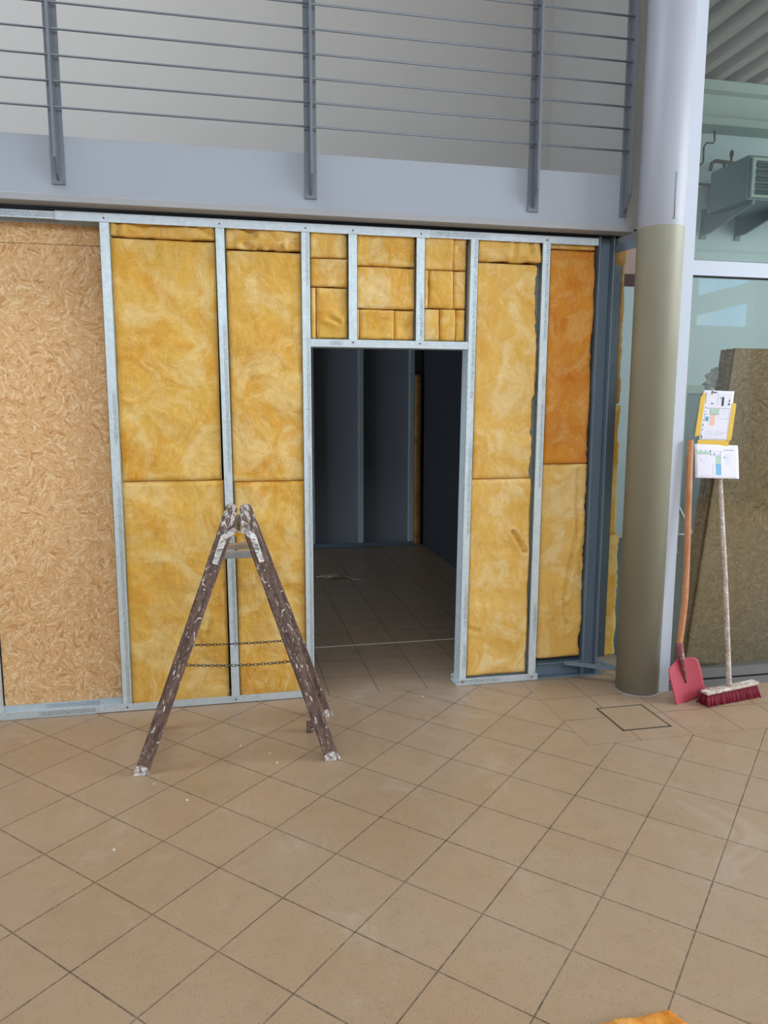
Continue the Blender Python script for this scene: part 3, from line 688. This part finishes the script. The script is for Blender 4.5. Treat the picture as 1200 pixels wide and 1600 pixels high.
# leaning aluminium ladder in the glazed room
al = thing('aluminium_ladder', 'slim aluminium ladder standing in the glazed room beside the white mullion', 'ladder', (4.6, 3.4, 0))
for dx in (0, .30):
    bm = bmesh.new(); tube(bm, [(4.83 + dx, 3.2, .02), (4.62 + dx, 3.9, 1.0)], .02, 6); obj('stile', bm, M['alu'], al)
for k in range(3):
    f_ = .2 + k * .3; bm = bmesh.new(); tube(bm, [(4.83 - .21 * f_, 3.2 + .7 * f_, .02 + .98 * f_), (5.13 - .21 * f_, 3.2 + .7 * f_, .02 + .98 * f_)], .012, 6); obj('rung', bm, M['alu'], al)

# ------------------------------------------------------------------ dark room contents
for i, (xx, lab) in enumerate(((.93, 'shadowed stud on the dark room back wall, nearest the left jamb'), (1.50, 'shadowed stud in the middle of the dark room back wall'), (2.10, 'shadowed stud at the right end of the dark room back wall'))):
    s_ = thing('metal_stud', lab, 'stud', (xx, 4.5, 0), 'studs on the dark room back wall')
    bm = bmesh.new(); c_stud(bm, xx - .025, xx + .025, 4.42, 4.515, .01, 2.62, 'R', slots=False); obj('profile', bm, M['stud'], s_)
o = thing('metal_track', 'shadowed floor track along the dark room back wall', 'track', (1, 4.5, 0)); bm = bmesh.new(); bx(bm, -2, 2.2, 4.415, 4.417, 0.001, .05); bx(bm, -2, 2.2, 4.415, 4.515, 0.001, .003); obj('channel', bm, M['steel_blue'], o)
o = batt(2.13, 2.21, .02, 2.0, M['wool_brown'], 'dim wool strip in the dark room corner', seed=31, y0=4.40, y1=4.5, step=.03); del o['group']
o = box_obj('threshold_strip', (-1.0, 2.1, .862, .872, 0, .003), M['crumb'], loc=(.9, .867, 0)); tag(o, 'thin pale joint strip across the floor just inside the doorway', 'strip')
bm = bmesh.new(); pts = []
for k in range(70):
    a_ = k * .55; r_ = .05 + .05 * noise.noise(Vector((k * .31, 0, 0))); pts.append((.90 + math.cos(a_) * r_ + .0022 * (k - 35) + .03 * noise.noise(Vector((k * .2, 5, 0))), 2.87 + math.sin(a_) * r_ * .9, .012 + .018 * (1 + noise.noise(Vector((k * .3, 9, 0))))))
pts.append((1.13, 2.78, .01)); pts.append((1.2, 2.74, .01))
tube(bm, pts, .004, 6); tag(obj('cable_tangle', bm, M['cord'], loc=(.9, 2.87, 0)), 'tangled pale cable lying on the dark room floor', 'cable')

# ------------------------------------------------------------------ floor hatch
ht = thing('floor_hatch', 'square dark-framed floor hatch filled with tile before the round column', 'hatch', (2.08, -.617, 0))
bm = bmesh.new(); a0, a1, b0, b1 = 1.943, 2.218, -.764, -.472; q = .008
bx(bm, a0, a1, b0, b0 + q, 0, .0025); bx(bm, a0, a1, b1 - q, b1, 0, .0025); bx(bm, a0, a0 + q, b0, b1, 0, .0025); bx(bm, a1 - q, a1, b0, b1, 0, .0025); obj('frame', bm, M['hatch_frame'], ht)
n = N('hatch_tile'); v = n.coord(); M['hatch_tile'] = n.bsdf(n.mix(n.noise(v, 6, 5), sc(162, 138, 110), sc(174, 149, 121)), .4, 0, n.noise(v, 160, 2), .1, .0006)
bm = bmesh.new(); bx(bm, a0 + q, a1 - q, b0 + q, b1 - q, 0, .0015); obj('tile_inlay', bm, M['hatch_tile'], ht)

# ------------------------------------------------------------------ wooden double ladder
lad = thing('wooden_ladder', 'brown wooden double ladder spattered with white paint, standing open', 'ladder', (.02, -.5, 0))
def stile(foot, top, w, t):
    """rectangular stile with a rounded head; local X runs along the stile so the grain follows it"""
    a, b = Vector(foot), Vector(top); d = (b - a); L = d.length; d.normalize()
    yv = Vector((0, 1, 0)); s = yv.cross(d).normalized(); yy = d.cross(s).normalized() * -1
    mt = Matrix((d, s, d.cross(s))).transposed().to_4x4(); mt.translation = a
    bm = bmesh.new(); seg = 22; poly = []
    for i in range(seg + 1): 
        x = (L - w / 2) * i / seg; poly.append((x, -w / 2 + .0016 * noise.noise(Vector((x * 9, foot[0] * 5, foot[1] * 7)))))
    for i in range(1, 12):
        an = -PI / 2 + PI * i / 12; poly.append((L - w / 2 + math.cos(an) * w / 2, math.sin(an) * w / 2))
    for i in range(seg, -1, -1):
        x = (L - w / 2) * i / seg; poly.append((x, w / 2 + .0016 * noise.noise(Vector((x * 9, foot[0] * 5 + 9, foot[1] * 7)))))
    # level cut at the foot
    k = d.x / d.z
    poly[0] = (-(-w / 2) * s.z / d.z, -w / 2); poly[-1] = (-(w / 2) * s.z / d.z, w / 2)
    prism(bm, poly, (0, 0, t), (0, 0, -t / 2), (1, 0, 0), (0, 1, 0))
    bmesh.ops.recalc_face_normals(bm, faces=bm.faces)
    me = bpy.data.meshes.new('stile'); bm.to_mesh(me); bm.free(); me.materials.append(M['ladder'])
    o = bpy.data.objects.new('stile', me); C.objects.link(o); o.parent = lad; o.matrix_parent_inverse = Matrix.Translation(-Vector(lad.location)); o.matrix_world = mt
    o.matrix_basis = mt
    bv = o.modifiers.new('bevel', 'BEVEL'); bv.width = .005; bv.segments = 2; bv.limit_method = 'ANGLE'
    # whitened foot
    bm = bmesh.new(); prism(bm, [(poly[0][0] + .0005, -w / 2 - .001), (.035, -w / 2 - .001), (.05, 0), (.03, w / 2 + .001), (poly[-1][0] + .0005, w / 2 + .001)], (0, 0, t + .003), (0, 0, -t / 2 - .0015), (1, 0, 0), (0, 1, 0))
    bmesh.ops.recalc_face_normals(bm, faces=bm.faces); me = bpy.data.meshes.new('foot'); bm.to_mesh(me); bm.free(); me.materials.append(M['foot'])
    f_ = bpy.data.objects.new('foot', me); C.objects.link(f_); f_.parent = o
    f_['label'] = 'white paint-crusted foot'
    return o
NLf, NLt = (-.425, -.745, 0), (.012, -.655, 1.178)
NRf, NRt = (.443, -.775, 0), (.058, -.655, 1.180)
FLf, FLt = (-.395, -.27, 0), (.014, -.36, 1.168)
FRf, FRt = (.478, -.273, 0), (.066, -.36, 1.168)
for a_, b_, ww in ((NLf, NLt, .062), (NRf, NRt, .066), (FLf, FLt, .060), (FRf, FRt, .062)): stile(a_, b_, ww, .028)
def lerp(a, b, t): return tuple(p + (q - p) * t for p, q in zip(a, b))
for (na, nb, fa, fb) in ((NLf, NLt, FLf, FLt), (NRf, NRt, FRf, FRt)):
    for tt in (.10, .32, .54, .76):
        a_, b_ = lerp(na, nb, tt), lerp(fa, fb, tt); bm = bmesh.new(); tube(bm, [a_, b_], .015, 10); obj('rung', bm, M['ladder'], lad)
# top steps seen between the stiles
bm = bmesh.new(); bx(bm, -.052, .108, -.50, -.47, .925, .958); o = obj('cross_board', bm, M['film'], lad, bevel=.003)
bm = bmesh.new(); bx(bm, -.045, .100, -.47, -.40, .962, .985); o = obj('top_step', bm, M['board'], lad, bevel=.003)
bm = bmesh.new(); bx(bm, -.012, .046, -.475, -.468, 1.030, 1.038); bx(bm, .028, .034, -.475, -.468, .985, 1.030); o = obj('strap', bm, M['yellow'], lad); o['label'] = 'yellow strap'
# hinge arms on the outer faces
for s_, (na, nb) in ((-1, (NLf, NLt)), (1, (NRf, NRt))):
    p0 = Vector(lerp(na, nb, .80)); p1 = Vector(lerp(na, nb, .90)); pm = Vector((.036 + s_ * .012, -.675, 1.098))
    yv = -.0165
    bm = bmesh.new(); w = .013
    a_, b_, c_ = p0 + Vector((0, yv, 0)), p1 + Vector((0, yv, 0)), pm + Vector((0, -.014, 0))
    pts = [(a_, .012), (p0.lerp(p1, .5) + Vector((0, yv, 0)), .014), (b_, .015), (b_.lerp(c_, .6), .013), (c_, .012)]
    L_, R_ = [], []
    for i, (q_, ww) in enumerate(pts):
        d = (pts[min(i + 1, 4)][0] - pts[max(i - 1, 0)][0]); d.y = 0; d.normalize(); nrm = Vector((-d.z, 0, d.x))
        L_.append(q_ + nrm * ww); R_.append(q_ - nrm * ww)
    vs = [bm.verts.new(q_) for q_ in L_ + R_[::-1]]; vb = [bm.verts.new(q_.co + Vector((0, -.007, 0))) for q_ in vs]; n_ = len(vs)
    bm.faces.new(vs); bm.faces.new(vb[::-1])
    for i in range(n_): bm.faces.new((vs[i], vb[i], vb[(i + 1) % n_], vs[(i + 1) % n_]))
    o = obj('hinge', bm, M['hinge'], lad, bevel=.002); o['label'] = 'white paint-crusted metal hinge'
bm = bmesh.new(); tube(bm, [(.036, -.70, 1.100), (.036, -.34, 1.100)], .008, 10); obj('hinge_pin', bm, M['chain'], lad)
def chain(a, b, sag):
    a, b = Vector(a), Vector(b); L = (b - a).length; cnt = int(L / .0165); bm = bmesh.new(); P = []
    for i in range(cnt + 1):
        t_ = i / cnt; q_ = a.lerp(b, t_); q_.z -= sag * 4 * t_ * (1 - t_); P.append(q_)
    for i in range(cnt):
        c_ = (P[i] + P[i + 1]) / 2; d = (P[i + 1] - P[i]).normalized(); side = Vector((0, 1, 0)) if i % 2 else d.cross(Vector((0, 1, 0))).normalized()
        ring = [c_ + d * math.cos(2 * PI * k / 10) * .0115 + side * math.sin(2 * PI * k / 10) * .0058 for k in range(11)]
        tube(bm, ring, .0017, 6, cap=False)
    obj('chain', bm, M['chain'], lad)
tn = .415; tf = .385
chain(lerp(NLf, NLt, tn), lerp(NRf, NRt, tn - .01), .012)
chain(lerp(FLf, FLt, tf), lerp(FRf, FRt, tf - .005), .006)
tag(box_obj('wood_block', (.352, .386, -.47, -.44, 0, .055), M['ladder'], loc=(.36, -.45, 0), bevel=.003), 'small brown wooden block beside the right ladder foot', 'block')

# ------------------------------------------------------------------ shovel
sh = thing('shovel', 'flat red shovel with orange wooden handle leaning beside the mullion', 'shovel', (2.51, -.49, 0))
base = Vector((2.512, -.487, .0)); neck = Vector((2.449, -.455, .262)); dv = (neck - base).normalized(); sx = Vector((.215, .030, 0)).normalized(); sx = (sx - dv * sx.dot(dv)).normalized(); nv = sx.cross(dv).normalized()
if nv.y > 0: nv = -nv
bm = bmesh.new(); outline = []
hw = .108; H_ = .262
outl = [(-hw, 0), (-hw * 1.0, .08), (-hw * 1.02, .17), (-hw * .99, .208), (-hw * .88, .232), (-hw * .62, .245), (-.03, .249), (-.022, H_), (.022, H_), (.03, .249), (hw * .62, .244), (hw * .88, .230), (hw * .99, .205), (hw * 1.02, .165), (hw, .07), (hw, 0), (hw * .5, .003), (0, .0), (-hw * .5, .002)]
import bisect
NXs, NYs = 18, 20
# blade: a curved sheet clipped to the outline
def inside(px, py):
    c_ = False; n_ = len(outl)
    for i in range(n_):
        x1, y1 = outl[i]; x2, y2 = outl[(i + 1) % n_]
        if (y1 > py) != (y2 > py) and px < (x2 - x1) * (py - y1) / (y2 - y1) + x1: c_ = not c_
    return c_
def span(py):
    xs = []
    n_ = len(outl)
    for i in range(n_):
        x1, y1 = outl[i]; x2, y2 = outl[(i + 1) % n_]
        if (y1 > py) != (y2 > py): xs.append((x2 - x1) * (py - y1) / (y2 - y1) + x1)
    return min(xs), max(xs)
rows = []
for side in (0, 1):
    rr = []
    for j in range(NYs + 1):
        py = .0045 + (H_ - .006) * j / NYs; l_, r_ = span(py); row = []
        for i in range(NXs + 1):
            px = l_ + (r_ - l_) * i / NXs; bow = .014 * (px / hw) ** 2
            row.append(bm.verts.new(base + sx * px + dv * py + nv * (bow - .0015 * side * 2)))
        rr.append(row)
    rows.append(rr)
for s_ in (0, 1):
    for j in range(NYs):
        for i in range(NXs): bm.faces.new((rows[s_][j][i], rows[s_][j][i + 1], rows[s_][j + 1][i + 1], rows[s_][j + 1][i]))
for j in range(NYs):
    for i in (0, NXs): bm.faces.new((rows[0][j][i], rows[0][j + 1][i], rows[1][j + 1][i], rows[1][j][i]))
for i in range(NXs):
    for j in (0, NYs): bm.faces.new((rows[0][j][i], rows[0][j][i + 1], rows[1][j][i + 1], rows[1][j][i]))
obj('blade', bm, M['shovel_red'], sh, smooth=True)
bm = bmesh.new(); tube(bm, [base + dv * .11 + nv * .002, base + dv * .18 + nv * .008, base + dv * .255 + nv * .012, Vector((2.447, -.447, .335))], [.003, .011, .017, .0195], 14); o = obj('socket', bm, M['socket'], sh); o['label'] = 'worn red metal socket'
bm = bmesh.new(); tube(bm, [Vector((2.449, -.452, .29)), Vector((2.450, -.445, .34)), Vector((2.470, -.430, .45)), Vector((2.488, -.415, .60)), Vector((2.496, -.400, .74)), Vector((2.503, -.380, .95)), Vector((2.507, -.362, 1.15)), Vector((2.508, -.3465, 1.455)), Vector((2.508, -.346, 1.464))], [.015, .0175, .018, .018, .0175, .0175, .0175, .0175, .014], 16)
obj('handle', bm, M['handle_wood'], sh)

# ------------------------------------------------------------------ broom
br = thing('broom', 'long-handled broom with red bristles and white wooden head at the glass', 'broom', (2.74, -.52, 0))
A = Vector((2.553, -.545, .062)); B = Vector((2.935, -.475, .070)); d = (B - A).normalized(); s = Vector((d.y, -d.x, 0)).normalized(); u = s.cross(d)
if u.z < 0: u = -u
mt = Matrix((d, s, u)).transposed().to_4x4(); mt.translation = A
bm = bmesh.new(); bx(bm, 0, (B - A).length, -.026, .026, 0, .018, mat=mt); obj('head', bm, M['broom_wood'], br, bevel=.004)
bm = bmesh.new(); Ln = (B - A).length; nt = 46; random.seed(3)
for i in range(nt):
    for j in range(5):
        px = .008 + (Ln - .016) * (i + .5 * (j % 2)) / nt; py = -.020 + .010 * j
        r0 = mt @ Vector((px, py, .001)); splay = (py * .9 + random.uniform(-.004, .004)); 
        e_ = mt @ Vector((px + (px / Ln - .5) * .03 + random.uniform(-.004, .004), py + splay, 0)); e_.z = random.uniform(.001, .006)
        tube(bm, [r0, (r0 + e_) / 2 + Vector((0, 0, 0)), e_], [.0028, .0042, .0050], 5)
o = obj('bristles', bm, M['bristle'], br); o['kind'] = 'stuff'
bm = bmesh.new(); hb = mt @ Vector((Ln * .5 - .008, 0, .012)); htop = Vector((2.722, -.318, 1.30))
tube(bm, [hb, hb.lerp(htop, .04), hb.lerp(htop, .5) + Vector((.006, 0, 0)), htop], [.016, .0145, .0135, .0125], 12); obj('handle', bm, M['broom_wood'], br)

# ------------------------------------------------------------------ notices taped to the glass
def sheet(name, P00, P10, P01, mats, rects, label, bend=.0, nU=14, nV=14, lift=None):
    """P00 bottom left, P10 bottom right, P01 top left; rects (u0,u1,v0,v1,mat index)"""
    P00, P10, P01 = map(Vector, (P00, P10, P01)); bm = bmesh.new(); ex, ey = P10 - P00, P01 - P00
    nrm = Vector((0, -1, 0))
    def pt(u, v, off=0.0): return P00 + ex * u + ey * v + nrm * (off + (lift(u, v) if lift else 0))
    g = [[bm.verts.new(pt(i / nU, j / nV)) for i in range(nU + 1)] for j in range(nV + 1)]
    for j in range(nV):
        for i in range(nU): bm.faces.new((g[j][i], g[j][i + 1], g[j + 1][i + 1], g[j + 1][i])).smooth = True
    for (u0, u1, v0, v1, mi) in rects:
        n1 = max(1, int((u1 - u0) * 10)); n2 = max(1, int((v1 - v0) * 10))
        q = [[bm.verts.new(pt(u0 + (u1 - u0) * i / n1, v0 + (v1 - v0) * j / n2, .0006)) for i in range(n1 + 1)] for j in range(n2 + 1)]
        for j in range(n2):
            for i in range(n1): bm.faces.new((q[j][i], q[j][i + 1], q[j + 1][i + 1], q[j + 1][i])).material_index = mi
    me = bpy.data.meshes.new(name); bm.to_mesh(me); bm.free()
    for m_ in mats: me.materials.append(m_)
    o = bpy.data.objects.new(name, me); C.objects.link(o)
    so = o.modifiers.new('thickness', 'SOLIDIFY'); so.thickness = .0003; so.offset = 1
    return tag(o, label, 'notice', 'papers taped to the glass')
PM = [M['paper'], M['ink'], M['ink_grey'], M['ink_green'], M['ink_blue'], M['ink_peach'], M['ink_teal']]
rc = []
# upper sheet: header with black marks, plan with coloured fields
rc += [(.10, .125, .74, .97, 2), (.26, .33, .955, .985, 1), (.34, .40, .95, .975, 1), (.26, .31, .925, .945, 1), (.41, .45, .955, .975, 1), (.27, .38, .735, .75, 1),
       (.50, .505, .72, .96, 2), (.63, .70, .70, .88, 1), (.57, .60, .85, .87, 1), (.85, .90, .72, .76, 1), (.86, .89, .78, .83, 1), (.82, .84, .73, .74, 1),
       (.13, .92, .648, .653, 1), (.29, .55, .53, .64, 3), (.28, .285, .53, .65, 1), (.55, .555, .53, .65, 1), (.29, .55, .525, .53, 1), (.29, .46, .31, .52, 5),
       (.57, .90, .445, .45, 2), (.57, .574, .45, .64, 2), (.90, .904, .16, .64, 2), (.15, .25, .39, .48, 6), (.62, .80, .60, .603, 2), (.62, .78, .55, .553, 2),
       (.11, .14, .655, .67, 1), (.11, .14, .575, .59, 1), (.10, .13, .51, .53, 1), (.16, .19, .53, .545, 6), (.10, .13, .47, .49, 4), (.10, .13, .44, .455, 4), (.09, .12, .395, .42, 1), (.08, .10, .28, .34, 1), (.07, .09, .20, .24, 1), (.06, .09, .05, .11, 1)]
for k in range(9): rc.append((.20 + .075 * k, .262 + .075 * k, .075 + .012 * k, .079 + .012 * k, 2))
for k in range(7): rc.append((.18 + .1 * k, .185 + .1 * k, .12, .20 + .03 * math.sin(k * 2), 2))
for k in range(5): rc.append((.22 + .12 * k, .27 + .12 * k, .16 + .02 * (k % 2), .164 + .02 * (k % 2), 2))
up = sheet('notice_sheet', (2.590, gy - .003, 1.458), (2.785, gy - .003, 1.452), (2.597, gy - .003, 1.738), PM, rc,
           'upper white printed plan with a peach field, yellow tape on three sides', lift=lambda u, v: .004 * (max(0, v - .85) / .15) ** 2 + .003 * (u - .5) ** 2)
rc = []
for k in range(6): rc.append((.02 + .058 * k, .07 + .058 * k, .70, .785, 3))
rc += [(.02 + .10 * k, .06 + .10 * k, .80, .815, 1) for k in range(3)] + [(.33, .36, .68, .82, 1), (.33, .36, .72, .74, 4), (.40, .46, .69, .71, 1), (.40, .46, .73, .745, 4), (.40, .46, .78, .79, 1), (.50, .57, .72, .73, 2), (.50, .57, .70, .705, 2), (.51, .53, .79, .81, 1), (.58, .60, .79, .81, 1)]
rc += [(.575, .580, .10, .80, 1), (.46, .575, .44, .66, 3), (.46, .575, .42, .428, 1), (.46, .575, .665, .672, 1), (.46, .575, .10, .42, 4), (.39, .395, .10, .40, 2), (.39, .46, .395, .40, 2), (.10, .40, .08, .084, 2), (.05, .055, .10, .45, 2), (.17, .22, .47, .475, 2), (.12, .14, .52, .56, 2), (.25, .255, .58, .66, 2)]
rc += [(.66, .90, .84, .852, 1), (.66, .70, .76, .767, 2), (.66, .85, .71, .715, 2), (.66, .68, .60, .65, 1)] + [(.69, .69 + w_, z_, z_ + .006, 2) for w_, z_ in ((.09, .66), (.12, .63), (.07, .60), (.11, .55), (.13, .50), (.09, .46), (.11, .41))]
lo = sheet('notice_sheet', (2.556, gy - .004, 1.252), (2.838, gy - .004, 1.240), (2.560, gy - .004, 1.440), PM, rc,
           'lower white printed plan with a blue field, hanging below the taped plan', lift=lambda u, v: .036 * (1 - v) ** 0.8 * 1.0 + .004 * math.sin(u * 5))
def tape(pts, label):
    bm = bmesh.new(); prism(bm, [(a_, b_) for a_, b_ in pts], (0, -.0008, 0), (0, gy - .0045, 0), (1, 0, 0), (0, 0, 1))
    o = obj('tape_strip', bm, M['tape'], loc=(pts[0][0], gy - .005, pts[0][1])); tag(o, label, 'tape', 'yellow tape strips on the glass')
tape([(2.562, 1.480), (2.592, 1.487), (2.616, 1.718), (2.600, 1.722), (2.584, 1.698)], 'yellow tape strip down the left side of the upper plan')
tape([(2.766, 1.450), (2.795, 1.462), (2.812, 1.664), (2.786, 1.668)], 'yellow tape strip down the right side of the upper plan')
tape([(2.578, 1.432), (2.778, 1.426), (2.782, 1.456), (2.584, 1.462)], 'yellow tape strip between the two printed plans')

# ------------------------------------------------------------------ wool offcut in front, crumbs
bm = bmesh.new(); nx, ny = 30, 20
ex = Vector((1.121 - .867, .005, 0)).normalized(); ey = Vector((.40, -.92, 0)).normalized(); o0 = Vector((1.121, -2.459, 0)); g = {}
for i in range(nx + 1):
    for j in range(ny + 1):
        u_, v_2 = i / nx, j / ny; p_ = o0 - ex * .32 * u_ + ey * .22 * v_2
        e = min(u_, v_2 * .7, 1 - u_, (1 - v_2) * .7); zz = .040 + .014 * min(1, e * 12) ** .5 + .010 * noise.noise(p_ * 22) + .006 * noise.noise(p_ * 70) + (.012 if v_2 > .45 + .25 * u_ else 0)
        rg = .008 * noise.noise(p_ * 40)
        g[i, j] = (bm.verts.new((p_.x + rg, p_.y + rg, zz)), bm.verts.new((p_.x + rg, p_.y + rg, .001)))
for i in range(nx):
    for j in range(ny):
        for s_ in (0, 1): bm.faces.new([g[a_, b_][s_] for a_, b_ in ((i, j), (i + 1, j), (i + 1, j + 1), (i, j + 1))])
for i in range(nx):
    for j in (0, ny): bm.faces.new((g[i, j][0], g[i + 1, j][0], g[i + 1, j][1], g[i, j][1]))
for j in range(ny):
    for i in (0, nx): bm.faces.new((g[i, j][0], g[i, j + 1][0], g[i, j + 1][1], g[i, j][1]))
tag(obj('wool_offcut', bm, M['wool_orange'], loc=(1.0, -2.5, 0), smooth=True), 'orange wool offcut on the tiles at the bottom edge of the picture', 'insulation')
CR = [(-.36, -.85), (.02, -.55), (.155, -.66), (.18, -.76), (-.21, -1.02), (.42, -.44), (-.46, -1.33), (1.05, -.12), (.66, -.38), (-.05, -.30)]
CL = ['pale plaster crumb just behind the front left ladder foot', 'pale plaster crumb under the middle of the open ladder, nearer the wall', 'pale plaster crumb between the ladder feet, behind its close neighbour',
      'pale plaster crumb between the ladder feet, the front one of a close pair', 'lone pale plaster crumb on the tiles in front of the ladder gap', 'pale plaster crumb in front of the far right ladder foot',
      'pale plaster crumb out on the open tiles at the far left', 'pale plaster crumb before the doorway near its right jamb', 'pale plaster crumb right of the ladder before the doorway', 'pale plaster crumb close to the floor track under the ladder']
bm = bmesh.new(); bmesh.ops.create_icosphere(bm, subdivisions=1, radius=.006)
for v in bm.verts: v.co = Vector((v.co.x * 1.5, v.co.y, (v.co.z) * .5 + .003)) * (1 + .3 * noise.noise(v.co * 300))
me = bpy.data.meshes.new('plaster_crumb'); bm.to_mesh(me); bm.free(); me.materials.append(M['crumb'])
for i, (a_, b_) in enumerate(CR):
    o = bpy.data.objects.new('plaster_crumb', me); C.objects.link(o); o.location = (a_, b_, 0); o.rotation_euler = (0, 0, i * 1.3); k = .5 + .5 * random.random(); o.scale = (k, k, k)
    tag(o, CL[i], 'debris', 'plaster crumbs scattered on the tiles')
